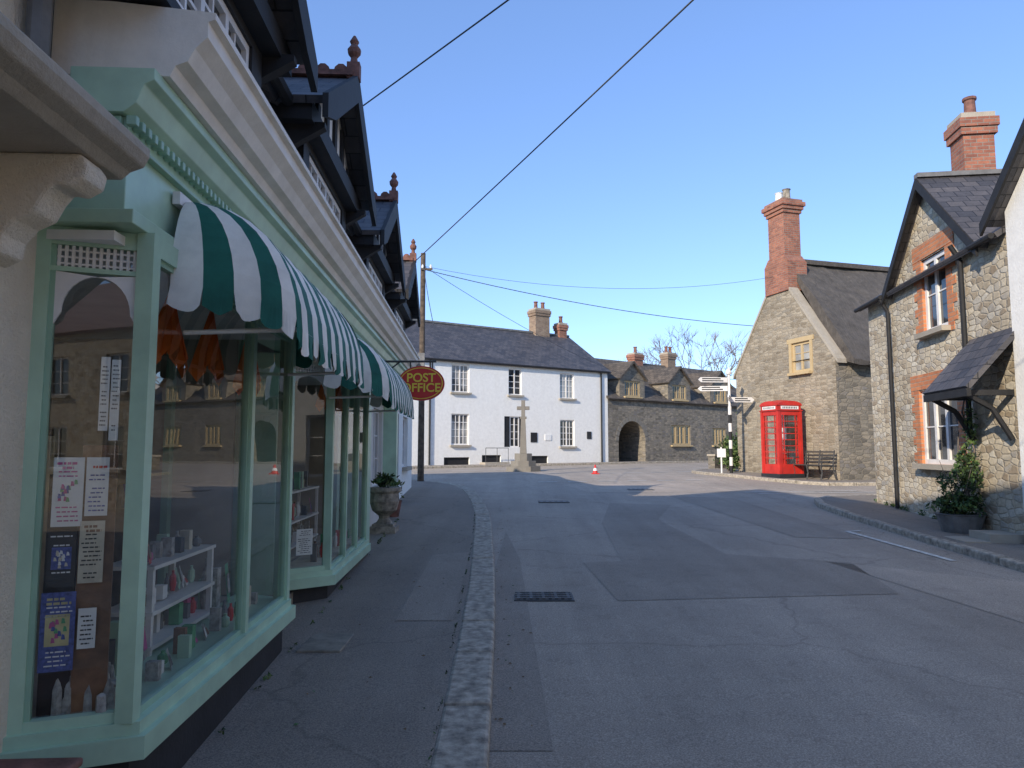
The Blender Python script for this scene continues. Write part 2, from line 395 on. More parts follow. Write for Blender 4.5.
for j in range(4): d.box(.03,.6,.03+j*.1,.05+j*.1,z,z+.013,LEAD)
d.done()
for mx,my in ((.95,16.4),(3.5,19.6)):
    d=B('manhole_cover',(mx,my)); z=g(my+.3)+.008; d.part('plate'); d.box(-.35,.35,0,.6,z-.03,z,IRON)
    for i in range(5): d.box(-.3+i*.13,-.24+i*.13,.05,.55,z,z+.006,LEAD)
    d.done()
d=B('flagstone',(-1.2,5.35)); z=g(5.5)+.098; d.part('slab'); d.box(-.36,-.04,0,.5,z-.03,z+.012,FLAG); d.done(bevel=.008)

# ------------------------------------------------------------ post office shop row
SO=(-1.364,0); SD=(-.052,1)
S=B('post_office_shop',SO,SD,loc=(-1.6,6,.3))
def bay(S,x0,x1,mulls,zs,zt,sy,tag):
    S.frame(SO,SD)
    S.part('bay_plinth_'+tag); gz=g(x0)-.2
    S.pxy([(sy[0]+.03,sy[1]),(x0+.02,.03),(x1-.02,.03),(x1+.25,.45)],gz,zs-.09,BLACKP)
    S.part('bay_frame_'+tag)
    S.pxy([(sy[0]-.05,sy[1]),(x0-.03,-.05),(x1+.03,-.05),(x1+.3,.45)],zs-.09,zs,MINT)
    S.pxy([(sy[0]-.02,sy[1]),(x0-.01,-.02),(x1+.01,-.02),(x1+.27,.45)],zs,zs+.05,MINT)
    for x in [x0,x1]: S.box(x-.035,x+.035,-.0,.07,zs+.05,zt,MINT)
    for x in mulls: S.box(x-.03,x+.03,.0,.06,zs+.05,zt,MINT)
    S.box(x0+.035,x1-.035,.004,.06,zt-.09,zt-.001,MINT)
    xs=[x0]+mulls+[x1]
    for a,b in zip(xs,xs[1:]):
        a+=.035;b-=.035
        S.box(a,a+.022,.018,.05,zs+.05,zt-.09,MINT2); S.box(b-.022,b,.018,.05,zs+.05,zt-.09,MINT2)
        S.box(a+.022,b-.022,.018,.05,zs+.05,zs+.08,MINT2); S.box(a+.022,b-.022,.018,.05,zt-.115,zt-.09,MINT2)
    S.part('bay_glass_'+tag)
    S.poly([(x0+.03,.035,zs+.05),(x1-.03,.035,zs+.05),(x1-.03,.035,zt-.09),(x0+.03,.035,zt-.09)],GLS)
    S.part('bay_return_'+tag)
    p=S.W(x1,.0,0); q=S.W(x1+.25,.45,0); S.frame((p[0],p[1]),(q[0]-p[0],q[1]-p[1])); ln=math.hypot(q[0]-p[0],q[1]-p[1])
    S.box(.05,.1,0,.05,zs+.05,zt,MINT); S.box(ln-.06,ln,0,.05,zs+.05,zt,MINT)
    S.poly([(.1,.02,zs),(ln-.06,.02,zs),(ln-.06,.02,zt),(.1,.02,zt)],GLS)
    S.frame(SO,SD); p=S.W(sy[0],sy[1],0); q=S.W(x0,0,0)
    S.frame((p[0],p[1]),(q[0]-p[0],q[1]-p[1])); ln=math.hypot(q[0]-p[0],q[1]-p[1])
    S.part('bay_side_'+tag)
    S.box(0,.05,0,.055,zs+.05,zt,MINT); S.box(ln-.05,ln-.004,.002,.055,zs+.05,zt,MINT)
    S.box(.05,ln-.05,.003,.05,zt-.075,zt-.001,MINT); S.box(.05,ln-.05,.003,.05,zs+.05,zs+.09,MINT)
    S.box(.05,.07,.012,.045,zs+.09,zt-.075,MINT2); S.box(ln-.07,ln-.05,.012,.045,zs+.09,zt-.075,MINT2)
    S.box(.05,ln-.05,.008,.045,zt-.185,zt-.165,MINT)
    for r_ in range(3): S.box(.07,ln-.07,.018,.03,zt-.155+r_*.028,zt-.147+r_*.028,WHITE)
    nn=int(ln/.035)
    for i in range(nn): S.box(.072+i*(ln-.14)/nn,.084+i*(ln-.14)/nn,.016,.028,zt-.165,zt-.075,WHITE)
    zz=zt-.185; hw=(ln-.14)/2; cx=ln/2
    for sg in (-1,1):
        pts=[(cx+sg*hw,zz)]
        for k in range(9):
            a=math.pi/2*k/8; pts.append((cx+sg*(hw-.025)*math.sin(a)*1.0,zz-.17+.155*math.cos(a)))
        pts.append((cx+sg*hw,zz-.22)); S.pxz(pts,.014,.03,WHITE)
    S.part('bay_side_glass_'+tag)
    S.poly([(.05,.036,zs+.05),(ln-.05,.036,zs+.05),(ln-.05,.036,zt-.08),(.05,.036,zt-.08)],GLS)
    S.done(); return ln
ZS,ZT=.46,2.52
ln=bay(S,3.03,5.42,[4.45],ZS,ZT,(2.89,.42),'a')
S.part('window_posters')
def poster(S,x0,x1,z0,z1,base,lines,y=.05,title=None,pic=None):
    S.poly([(x0,y,z0),(x1,y,z0),(x1,y,z1),(x0,y,z1)],base)
    w=x1-x0;h=z1-z0; n=int(h/.019); random.seed(int(x0*1000+z0*977))
    for i in range(n):
        zz=z1-h*.07-i*h*.9/n; k=random.random()
        if k<.2 or (pic and .25<i/n<.7): continue
        a=x0+w*random.uniform(.08,.3); b=x1-w*random.uniform(.08,.35); t=.010 if (title and i in(0,1)) else .0055
        while a<b:
            e=min(b,a+w*random.uniform(.08,.25))
            S.poly([(a,y-.002,zz-t),(e,y-.002,zz-t),(e,y-.002,zz),(a,y-.002,zz)],title if (title and i in(0,1)) else lines); a=e+w*.04
    if pic:
        S.poly([(x0+w*.15,y-.002,z0+h*.32),(x1-w*.15,y-.002,z0+h*.32),(x1-w*.15,y-.002,z0+h*.72),(x0+w*.15,y-.002,z0+h*.72)],pic[0])
        for k in range(14):
            a=x0+w*random.uniform(.18,.7); b=z0+h*random.uniform(.34,.62); S.poly([(a,y-.004-.0001*k,b),(a+w*.12,y-.004-.0001*k,b),(a+w*.09,y-.004-.0001*k,b+h*.06),(a+w*.02,y-.004-.0001*k,b+h*.07)],pic[1+k%(len(pic)-1)])
S.box(.19,.32,.085,.105,.5,1.62,WOOD); S.box(.075,.185,.09,.11,.5,1.5,DARK)
poster(S,.095,.205,1.29,1.57,PAPER,PAPP,title=PAPP,pic=(PAPER,PAPP,PAPB,PAPG)); poster(S,.212,.295,1.33,1.57,PAPER,PAPB,title=SRED)
poster(S,.09,.19,1.05,1.27,PAPK,PAPER,pic=(PAPB,PAPL,PAPER)); poster(S,.20,.29,1.06,1.31,PAPL,PAPK,title=WOOD)
poster(S,.078,.20,.72,1.03,PAPB,PAPER,title=PAPY,pic=(PAPY,PAPP,PAPB,PAPG))
poster(S,.285,.32,1.64,1.98,PAPER,LEAD); poster(S,.245,.28,1.68,1.99,PAPER,LEAD)
poster(S,.21,.275,.80,.96,PAPER,PAPK)
S.done()
bay(S,7.0,9.3,[7.8,8.55],.42,2.5,(6.68,.42),'b')
S.part('notice'); poster(S,.2,.36,.62,.86,PAPER,PAPK); S.done()
S.frame(SO,SD)
S.part('fascia')
X0,X1=2.86,14.5
S.box(X0,X1,.03,.5,ZT,ZT+.06,MINT)
S.box(X0+.03,X1,.08,.5,ZT+.06,3.02,MINT)
S.pyz([(.08,2.98),(.03,3.02),(.0,3.10),(-.04,3.12),(-.04,3.17),(.3,3.17),(.3,2.98)],X0-.02,X1,MINT)
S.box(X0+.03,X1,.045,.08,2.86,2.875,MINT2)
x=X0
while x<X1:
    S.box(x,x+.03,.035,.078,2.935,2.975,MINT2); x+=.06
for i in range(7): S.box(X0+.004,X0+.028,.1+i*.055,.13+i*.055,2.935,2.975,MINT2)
S.done(bevel=.004)
S.part('cornice')
S.pyz([(.3,3.172),(-.07,3.172),(-.09,3.22),(-.14,3.24),(-.17,3.30),(-.22,3.35),(-.22,3.42),(-.25,3.43),(-.25,3.46),(.42,3.52),(.42,3.172)],X0+.05,X1,CORN)
S.done()
S.part('pilaster')
for x in (9.75,13.2): S.box(x,x+.22,.06,.4,.2,ZT,MINT)
S.part('ground_floor_wall')
S.wall(9.9,14.5,g(10)-.3,3.2,[(10.5,11.4,.3,2.35),(11.9,13.0,1.0,2.3)],PLAST,y=.3)
S.window(11.9,13.0,1.0,2.3,y=.36,cols=4,rows=3,fm=WHITE,sill=STONE)
S.box(10.5,11.4,.4,.46,.3,2.35,MINT2)
S.part('entrance')
S.box(5.55,6.75,.95,1.0,.15,2.5,MINT2); S.box(5.7,6.6,.9,.96,.25,2.3,DARK)
S.box(5.75,6.55,.88,.9,.9,2.2,GLD); S.box(5.45,6.95,.3,1.0,.05,.3,FLAG)
S.box(5.66,5.70,.45,.95,.3,2.5,MINT); S.box(6.66,6.70,.45,.95,.3,2.5,MINT)
S.part('shop_interior')
for a,b in ((2.92,5.6),(6.75,9.6)):
    S.box(a,b,.45 if a<3 else .5,3.4,.40,.50,INT)
    S.box(a,b,3.3,3.36,.5,2.5,INT); S.box(a-.02,b+.02,.12,3.4,2.46,2.5,PAPER)
    S.box(b+.02,b+.06,.5,3.4,.5,2.5,INT)
    S.box(a-.04,a-.01,.5,3.4,.5,2.5,INT)
    S.pxy([(a+.1,.44),(a+.22,.08),(b-.3,.08),(b-.05,.44)],.46,.5,PAPL)
S.part('display_shelves')
def shelf(S,x0,x1,y0,y1,z0,z1,n,m):
    for x in (x0,x1-.03): 
        for y in (y0,y1-.03): S.box(x,x+.03,y,y+.03,z0,z1,m)
    for k in range(n+1):
        z=z0+(z1-z0)*k/n if k else z0+.06
        S.box(x0-.01,x1+.01,y0-.01,y1+.01,z-.02,z,m)
shelf(S,3.95,4.85,.35,.62,.5,.98,2,WHITE)
shelf(S,3.3,5.4,2.0,2.5,.5,2.0,4,WOOD)
shelf(S,7.4,9.2,.6,.85,.5,1.15,2,WHITE)
shelf(S,7.2,9.3,2.0,2.5,.5,2.0,4,WOOD)
S.part('goods')
random.seed(3)
goods=[PAPER,PAPB,PAPL,PAPG,PAPL,CLOTH,CLOTH,WOOD,PAPK,LEAD,SRED,MINT,PAPER,PAPP,LEAD]
def row(x0,x1,y,z,n,h=.16,w=.09):
    for i in range(n):
        x=x0+(x1-x0)*(i+.5)/n+random.uniform(-.02,.02); ww=w*random.uniform(.4,.9)*.5; hh=h*random.uniform(.45,1.1); yy=y+random.uniform(-.03,.05)
        k=random.random()
        if k<.35: S.box(x-ww,x+ww,yy,yy+.06,z,z+hh,random.choice(goods))
        elif k<.65:
            S.poly([(x-ww*1.5,yy,z),(x+ww*1.5,yy+.02,z),(x+ww*1.5,yy+.05,z+hh),(x-ww*1.5,yy+.03,z+hh)],random.choice(goods))
            S.poly([(x-ww,yy-.001+.006,z+hh*.25),(x+ww,yy+.014,z+hh*.25),(x+ww,yy+.034,z+hh*.75),(x-ww,yy+.02,z+hh*.75)],random.choice(goods))
        else: S.lathe(x,yy+.04,[(ww*.6,z),(ww,z+hh*.3),(ww*.9,z+hh*.7),(ww*.35,z+hh*.85),(ww*.4,z+hh)],10,random.choice(goods))
for z in (.56,.75,.98): row(4.0,4.8,.42,z+.001,11,.12,.07)
for z in (.56,.876,1.25,1.625): row(3.3,5.4,2.1,z+.002,24,.28,.11); row(7.2,9.3,2.1,z+.002,24,.28,.11)
for z in (.56,.82,1.15): row(7.4,9.2,.66,z+.002,18,.2)
row(3.2,5.3,.16,.501,22,.14,.07); row(3.3,3.95,.34,.501,8,.26,.1); row(4.9,5.4,.4,.501,6,.4,.1); row(7.2,9.2,.18,.501,20,.2,.08)
for (x,y,w,z0,z1,m) in ((3.7,1.2,.4,.5,1.3,WOOD),(4.9,1.6,.3,.5,1.7,PAPL),(5.1,1.0,.25,.5,1.2,LEAD),(8.3,1.3,.5,.5,1.5,WOOD),(7.3,1.1,.3,.5,1.3,PAPL)):
    S.box(x,x+w,y,y+.3,z0,z1,m)
    for k in range(5): S.lathe(x+w*(k+.5)/5,y+.1,[(.03,z1),(.035,z1+.08),(.015,z1+.16)],8,random.choice(goods))
S.lathe(3.55,.9,[(.05,.5),(.05,2.46)],14,PAPER); S.lathe(8.0,.95,[(.05,.5),(.05,2.46)],14,PAPER)
for i in range(7):
    x=3.1+i*.36; S.box(x,x+.24,3.26,3.29,1.95,2.25,random.choice(goods))
for i in range(34):
    S.lathe(3.08+random.uniform(-.06,.16),.2+random.uniform(-.08,.12),[(.01,.5),(.022,.53+random.random()*.02),(.02,.58+random.random()*.07),(.006,.61+random.random()*.09)],7,CLOTH)
S.part('orange_hanging_paper')
for (x,y,w) in ((3.5,.22,.45),(4.05,.2,.4),(4.8,.2,.42),(5.1,.3,.3),(7.3,.2,.45),(8.1,.2,.4)):
    for k in range(8):
        a=k/8*w; zb=2.02+.13*math.sin((k+.5)/8*math.pi)
        S.poly([(x+w/2-.03+k*.007,y,2.42),(x+w/2-.02+k*.007,y+.01,2.42),(x+a+w/8,y+(.05 if k%2 else -.03),zb),(x+a,y+(-.03 if k%2 else .05),zb)],ORG)
        S.poly([(x+a,y+(-.03 if k%2 else .05),zb),(x+a+w/8,y+(.05 if k%2 else -.03),zb),(x+a+w/16,y+.01,zb-.06)],ORG)
S.part('upper_wall')
S.wall(2.86,14.5,3.5,4.45,[],WREND,y=.36)
for i in range(30):
    x=2.9+i*.4; S.box(x,x+.1,.33,.37,3.5,4.4,BLACKT)
S.box(2.86,14.5,.32,.37,3.5,3.62,BLACKT); S.box(2.86,14.5,.2,.44,4.34,4.42,BLACKT)
S.wall(2.86,14.5,-.5,4.3,[],DARK,y=3.6)
S.part('main_roof')
S.slab([(2.9,.12,4.3),(14.5,.12,4.3),(14.5,4.6,7.0),(2.9,4.6,7.0)],.08,SLATE)
S.slab([(2.9,4.6,7.0),(14.5,4.6,7.0),(14.5,8.6,4.5),(2.9,8.6,4.5)],.08,SLATE)
S.box(2.9,14.5,4.5,4.7,6.98,7.06,TERR)
S.box(2.86,14.5,8.0,8.1,0,4.6,PLAST)
S.part('gutter'); S.tube((2.9,.08,4.28),(14.5,.08,4.28),.05,.05,8,BLACKT)
for cx in (3.5,6.55,9.95,13.2):
    hw,zb,zt,yf=1.28,4.3,5.12,-.2
    S.part('gable')
    S.slab([(cx,yf,zt),(cx,2.0,zt),(cx-hw,2.0,zb),(cx-hw,yf,zb)],.06,SLATE)
    S.slab([(cx,yf,zt),(cx,2.0,zt),(cx+hw,2.0,zb),(cx+hw,yf,zb)],.06,SLATE)
    for sg in (-1,1):
        S.pxz([(cx,zt+.03),(cx+sg*(hw+.06),zb-.01),(cx+sg*(hw+.06),zb-.2),(cx+sg*hw*.8,zb-.08),(cx,zt-.24)],yf-.05,yf-.005,BLACKT)
    S.pxz([(cx-hw*.9,zb),(cx+hw*.9,zb),(cx,zt-.08)],yf+.18,yf+.22,WREND)
    for k in (-2,-1,0,1,2): S.box(cx+k*.36-.05,cx+k*.36+.05,yf+.15,yf+.19,zb,zt-.12-abs(k)*.25,BLACKT)
    S.box(cx-hw*.95,cx+hw*.95,yf+.1,.36,zb-.16,zb,BLACKT)
    S.part('oriel')
    a,b=cx-.95,cx+.95; 
    S.wall(a,b,3.56,zb-.16,[(a+.2,b-.2,3.66,zb-.22)],BLACKT,y=0.02,depth=.05)
    S.window(a+.2,b-.2,3.66,zb-.22,y=.04,cols=8,rows=3,mull=3,fw=.05)
    S.box(a,a+.04,.03,.36,3.5,zb-.16,BLACKT); S.box(b-.04,b,.03,.36,3.5,zb-.16,BLACKT)
    S.box(a-.04,b+.04,-.05,.36,3.5,3.56,BLACKT)
    for x in (a,b):
        S.pyz([(.34,3.62),(.30,3.62),(.1,3.95),(-.18,4.12),(-.18,4.16),(.34,4.16)],x-.05-(.12 if x==a else -.06),x+.03-(.12 if x==a else -.06),BLACKT)
    S.part('ridge_cresting')
    S.box(cx-.07,cx+.07,yf,1.6,zt-.0,zt+.05,TERR)
    y=yf+.12
    while y<1.4:
        S.prism([(cx-.02,y+.07*math.cos(t*math.pi/5),zt+.05+.085*math.sin(t*math.pi/5)) for t in range(6)],[(cx+.02,y+.07*math.cos(t*math.pi/5),zt+.05+.085*math.sin(t*math.pi/5)) for t in range(6)],TERR); y+=.17
    S.box(cx-.05,cx+.05,yf-.06,yf+.06,zt-.02,zt+.14,TERR)
    S.lathe(cx,yf,[(.04,zt+.14),(.03,zt+.2),(.06,zt+.24),(.065,zt+.28),(.03,zt+.33),(.045,zt+.36),(.012,zt+.42)],10,TERR)
S.done()
S.part('downpipe'); S.tube((4.95,.3,3.5),(4.95,.3,4.25),.035,.035,8,IRON); S.done()

def awning(x0,x1,P_,zt,H,le):
    A=B('striped_awning',SO,SD,loc=(SO[0]-.052*x0,x0,zt)); A.part('canopy')
    sw=.118; nA=8; y0=.03
    def pt(a,x):
        r=P_*math.sin(a); z=zt-H*(1-math.cos(a))-.012*math.sin(a)*math.sin((x-x0)*9)**2
        return (x,y0-r,z)
    n=max(2,round((x1-x0)/sw)); sw=(x1-x0)/n
    def val(pA,pB,m,ph):
        k=6; top=[];bot=[]
        for i in range(k+1):
            t=i/k; q=tuple(pA[j]*(1-t)+pB[j]*t for j in range(3)); top.append(q)
            bot.append((q[0]+.006*math.sin(ph*2.3),q[1]+.012*math.sin(ph*1.7+i),q[2]-.085-.035*math.sin(math.pi*t)))
        for i in range(k): A.poly([top[i],top[i+1],bot[i+1],bot[i]],m)
    for i in range(n):
        m=GSTR if i%2 else WSTR; a0,a1=x0+i*sw,x0+(i+1)*sw
        for k in range(nA):
            t0,t1=math.pi/2*k/nA,math.pi/2*(k+1)/nA
            A.poly([pt(t0,a0),pt(t0,a1),pt(t1,a1),pt(t1,a0)],m)
        val(pt(math.pi/2,a0),pt(math.pi/2,a1),m,i)
    for sg,xe,cnt0 in ((-1,x0,1),(1,x1,n%2)):
        nb=6
        def ep(a,b): 
            r=math.sin(a); return (xe+sg*le*r*math.cos(b),y0-P_*r*math.sin(b),zt-(H-.17*math.cos(b))*(1-math.cos(a)))
        for j in range(nb):
            b0,b1=math.pi/2*(1-j/nb),math.pi/2*(1-(j+1)/nb); m=GSTR if (j+cnt0)%2 else WSTR
            for k in range(nA):
                t0,t1=math.pi/2*k/nA,math.pi/2*(k+1)/nA
                A.poly([ep(t0,b0),ep(t0,b1),ep(t1,b1),ep(t1,b0)],m)
            val(ep(math.pi/2,b0),ep(math.pi/2,b1),m,j)
    A.done()
    A.part('frame')
    A.box(x0-.1,x1+.1,y0+.005,y0+.04,zt-.04,zt+.02,WHITE)
    for x in (x0,x1): A.tube((x,y0,zt-H-.02),(x,y0-P_+.02,zt-H+.0),.012,.012,6,WHITE)
    A.tube((x0,y0-P_+.012,zt-H),(x1,y0-P_+.012,zt-H),.012,.012,6,WHITE); A.done()
awning(3.42,5.35,.56,2.80,.62,.18)
awning(6.9,9.4,.60,2.74,.62,.24)

ox,oy=-1.23,9.7
P=B('post_office_sign',(ox,oy),(1,0),loc=(ox,oy,2.5)); P.part('sign_board')
def ell(a,b,n=40,cx=0,cz=2.5): return [(cx+a*math.cos(2*math.pi*i/n),cz+b*math.sin(2*math.pi*i/n)) for i in range(n)]
P.pxz(ell(.315,.235),0,.06,SRED); P.pxz(ell(.295,.215),-.004,-.0005,YEL); P.pxz(ell(.282,.203),-.008,-.005,SRED)
P.part('bracket'); P.tube((-.75,.03,2.80),(.2,.03,2.80),.015,.015,8,IRON); P.tube((-.15,.03,2.8),(-.15,.03,2.7),.01,.01,6,IRON); P.tube((.15,.03,2.8),(.15,.03,2.7),.01,.01,6,IRON)
P.tube((-.75,.03,2.45),(-.3,.03,2.79),.01,.01,6,IRON); P.done()
for txt,z in (('POST',2.52),('OFFICE',2.385)):
    cu=bpy.data.curves.new('lettering','FONT'); cu.body=txt; cu.size=.165; cu.align_x='CENTER'; cu.extrude=.003; cu.offset=.003; cu.materials.append(YEL)
    o=bpy.data.objects.new('lettering',cu); scene.collection.objects.link(o); o.rotation_euler=(R(90),0,0)
    o.parent=P.e; o.location=(0,-.013,z-2.5)

H=B('roughcast_house',SO,SD,loc=(-1.8,0,0))  # unseen upper wall and roof are raised to throw shade over the near road
H.part('walls'); H.wall(-16,2.90,-.8,7.9,[(.6,1.55,-.3,2.35),(-3,-1.8,.9,2.4),(-7,-5.8,.9,2.4)],ROUGH,y=.42)
H.box(-16,-15.9,.43,8,-.8,7.9,ROUGH); H.box(2.80,2.895,.43,8,3.0,7.9,ROUGH)
H.pyz([(.43,7.9),(8.0,7.9),(4.6,10.4)],2.8,2.89,ROUGH)
H.part('roof'); H.slab([(-16.3,.2,7.85),(2.98,.2,7.85),(2.98,4.6,10.6),(-16.3,4.6,10.6)],.1,SLATE); H.slab([(-16.3,4.6,10.6),(2.98,4.6,10.6),(2.98,8.6,7.8),(-16.3,8.6,7.8)],.1,SLATE)
H.box(-16,2.8,8.1,8.2,-.8,7.9,ROUGH)
H.part('windows'); H.window(-3,-1.8,.9,2.4,y=.5); H.window(-7,-5.8,.9,2.4,y=.5); H.box(.6,1.55,.5,.55,-.3,2.35,WOOD)
H.part('downpipe'); H.tube((2.72,.36,3.0),(2.72,.36,7.8),.045,.045,8,LEAD)
H.part('door_hood')
H.pyz([(.42,2.62),(-.02,2.62),(-.05,2.65),(-.10,2.67),(-.12,2.71),(-.12,2.745),(.42,2.84)],-.3,2.66,STONE)
H.done(bevel=.008)
H.part('console_bracket')
prof=[(.42,2.62),(.0,2.62),(-.03,2.58),(-.02,2.53),(.03,2.50),(.08,2.51),(.11,2.47),(.14,2.41),(.20,2.38),(.24,2.33),(.25,2.27),(.31,2.24),(.34,2.28),(.38,2.22),(.42,2.14)]
for x in (2.40,.2): H.pyz(prof,x,x+.14,ROUGH)
H.done(bevel=.012)
cr=B('wooden_crate',SO,SD,loc=(-1.7,2.4,.3)); cr.part('sides')
cr.box(2.25,2.62,.02,.40,.0,.50,TERR); cr.box(2.23,2.64,.0,.42,.50,.53,TERR); cr.done(bevel=.01)

C=B('terraced_cottage',SO,SD,loc=(-2.2,17,.4)); C.part('walls')
C.wall(14.52,19.5,.0,4.0,[(15.2,16.1,.4,2.4),(17,18.2,1.2,2.4),(15,16,3.0,3.8),(17.1,18.1,3.0,3.8)],WREND,y=.32)
C.frame(SO,SD); C.box(14.5,14.53,.33,8,0,4.5,PLAST); C.box(19.47,19.5,.33,8,0,4.0,WREND)
C.pyz([(.33,4.0),(8,4.0),(4.6,6.2)],19.46,19.495,WREND)
C.part('windows'); C.box(15.2,16.1,.42,.47,.4,2.4,BLACKT); C.window(17,18.2,1.2,2.4,y=.4,sill=STONE); C.window(15,16,3,3.8,y=.4); C.window(17.1,18.1,3,3.8,y=.4)
C.part('roof'); C.slab([(14.5,.1,3.9),(19.75,.1,3.9),(19.75,4.6,6.4),(14.5,4.6,6.4)],.08,SLATE); C.slab([(14.5,4.6,6.4),(19.75,4.6,6.4),(19.75,8.3,4.0),(14.5,8.3,4.0)],.08,SLATE)
C.part('wall_lantern'); C.tube((14.9,.3,2.9),(14.9,-.1,3.0),.015,.015,6,IRON); C.lathe(14.9,-.12,[(.03,2.66),(.08,2.7),(.10,2.9),(.03,2.98)],8,IRON); C.done()

U=B('stone_urn_planter',(-1.98,11.3),loc=(-1.98,11.3,.34)); z=g(11.3)+.09; U.part('urn')
U.box(-.2,.2,-.2,.2,z-.05,z+.10,CONC); U.box(-.16,.16,-.16,.16,z+.10,z+.14,CONC)
U.lathe(0,0,[(.13,z+.14),(.08,z+.22),(.09,z+.26),(.19,z+.34),(.23,z+.48),(.22,z+.60),(.26,z+.64),(.26,z+.69),(.2,z+.69)],20,CONC)
U.done(); U.part('plant'); U.leaves((0,0,z+.8),(.2,.2,.13),240,.08,[LEAFA,LEAFB,LEAFC]); U.done()
U=B('potted_plant',(-2.15,13.2),loc=(-2.15,13.2,.4)); z=g(13.2)+.09; U.part('pot'); U.lathe(0,0,[(.1,z),(.15,z+.28),(.16,z+.3)],14,TERR); U.part('leaves'); U.leaves((0,0,z+.5),(.2,.2,.25),160,.1,[LEAFA,LEAFB]); U.done()

PO=B('telegraph_pole',(-2.72,21.6),loc=(-2.72,21.6,g(21.6))); PO.part('pole'); PO.tube((0,0,.5),(0,0,7.6),.10,.075,12,WOODP)
PO.part('fittings'); PO.box(-.05,.3,-.12,-.08,7.05,7.11,WOODP)
for x in (0,.25): PO.lathe(x,-.1,[(.03,7.11),(.04,7.16),(.02,7.22)],8,PAPER)
PO.box(-.1,.1,-.2,-.1,3.9,4.5,LEAD); PO.done()
def wire(p,q,sag,r=.011):
    w=B('overhead_wire',loc=p); w.part('cable'); n=16
    pts=[tuple(p[j]*(1-i/n)+q[j]*i/n-(sag*4*(i/n)*(1-i/n) if j==2 else 0) for j in range(3)) for i in range(n+1)]
    w.path(pts,r,5,IRON); w.done()
wire((-1.57,7.3,5.22),(9.0,-3.75,6.25),.06,.0075)
wire((-1.87,13.3,5.1),(9.0,-7.5,7.55),.08,.009)
wire((-2.7,21.6,7.1),(9.0,26,6.1),.25,.012)
wire((-2.7,21.6,7.2),(9.1,24.6,7.6),.55,.006)
wire((-2.7,21.6,7.2),(9.4,42,5.2),.6,.008)
wire((-2.7,21.6,7.2),(-1.7,15.4,4.3),.1,.009)

# ------------------------------------------------------------ white house across junction
W_=B('white_rendered_house',(-4,34),(9.3,6)); ez=5.95; LN=11.1
hs=[(1.28,2.26,4.4,5.76),(4.55,5.35,4.4,5.76),(7.8,8.75,4.35,5.7),(1.28,2.26,1.85,3.35),(7.8,8.75,1.8,3.2),(4.3,5.6,1.75,3.3),(-2.6,-1.6,4.4,5.76),(-2.6,-1.6,1.85,3.35),
    (.9,2.3,.7,1.25),(3.0,4.1,.7,1.35),(5.9,7.0,.75,1.3)]
W_.part('walls'); W_.wall(-6,LN,.3,ez,hs,WREND)
W_.box(LN-.02,LN+.0,.01,7,.3,ez,WREND); W_.pyz([(.01,ez),(7.5,ez),(3.75,8.4)],LN-.03,LN,WREND)
W_.box(-6,-5.98,.01,7,.3,ez,WREND); W_.box(-6,LN,7.4,7.5,.3,ez,WREND)
W_.part('windows')
for i,h in enumerate(hs[:5]+hs[6:8]):
    W_.window(*h,y=.07,cols=4 if i!=1 else 2,rows=4 if i<3 else 4,gm=GLK if i in(0,2,3) else GLD,sill=STONE,mull=1,bw=.03,fw=.06)
W_.box(4.3,4.65,.05,.1,1.75,3.3,BLACKT); W_.box(5.25,5.6,.05,.1,1.75,3.3,BLACKT); W_.window(4.66,5.24,1.75,3.3,y=.07,cols=2,rows=4)
for h in hs[8:]: W_.box(h[0],h[1],.1,.14,h[2],h[3],BLACKT)
W_.part('wall_details')
W_.box(5.9,6.3,-.03,-.003,2.0,2.5,BLACKT); W_.box(9.6,9.9,-.03,-.003,2.2,2.6,PAPK); W_.box(6.8,7.2,-.03,-.003,2.1,2.4,PAPER)
W_.box(2.9,4.3,-.5,-.003,.7,1.0,STONE)
for x in (2.95,3.6,4.25): W_.tube((x,-.45,1.0),(x,-.45,1.7),.015,.015,6,IRON)
W_.tube((2.95,-.45,1.7),(4.25,-.45,1.7),.015,.015,6,IRON)
W_.part('downpipes')
for x in (.1,10.6): W_.tube((x,-.06,.9),(x,-.06,ez-.1),.045,.045,8,BLACKT)
W_.tube((-6,-.15,ez-.04),(LN,-.15,ez-.04),.06,.06,8,BLACKT)
W_.part('roof'); W_.slab([(-6.1,-.2,ez-.02),(LN+.15,-.2,ez-.02),(LN+.15,3.75,8.45),(-6.1,3.75,8.45)],.1,SLATE)
W_.slab([(-6.1,3.75,8.45),(LN+.15,3.75,8.45),(LN+.15,7.7,ez),(-6.1,7.7,ez)],.1,SLATE); W_.box(-6.1,LN+.15,3.65,3.85,8.42,8.52,LEAD)
def chim(b,x0,x1,y0,y1,z0,z1,mat,pots=2,band=True):
    b.box(x0,x1,y0,y1,z0,z1-.45,mat)
    b.box(x0-.05,x1+.05,y0-.05,y1+.05,z1-.45,z1-.3,mat); b.box(x0-.08,x1+.08,y0-.08,y1+.08,z1-.3,z1-.12,mat); b.box(x0-.03,x1+.03,y0-.03,y1+.03,z1-.12,z1,STONE)
    for i in range(pots):
        x=x0+(x1-x0)*(i+.5)/pots; b.lathe(x,(y0+y1)/2,[(.12,z1),(.14,z1+.05),(.11,z1+.1),(.10,z1+.36),(.13,z1+.38),(.13,z1+.43)],12,TERR)
W_.part('chimney'); chim(W_,8.6,9.6,3.4,4.1,7.8,9.9,BUFF,2); chim(W_,10.4,10.95,3.5,4.0,8.0,9.2,BRICK,1); W_.done()

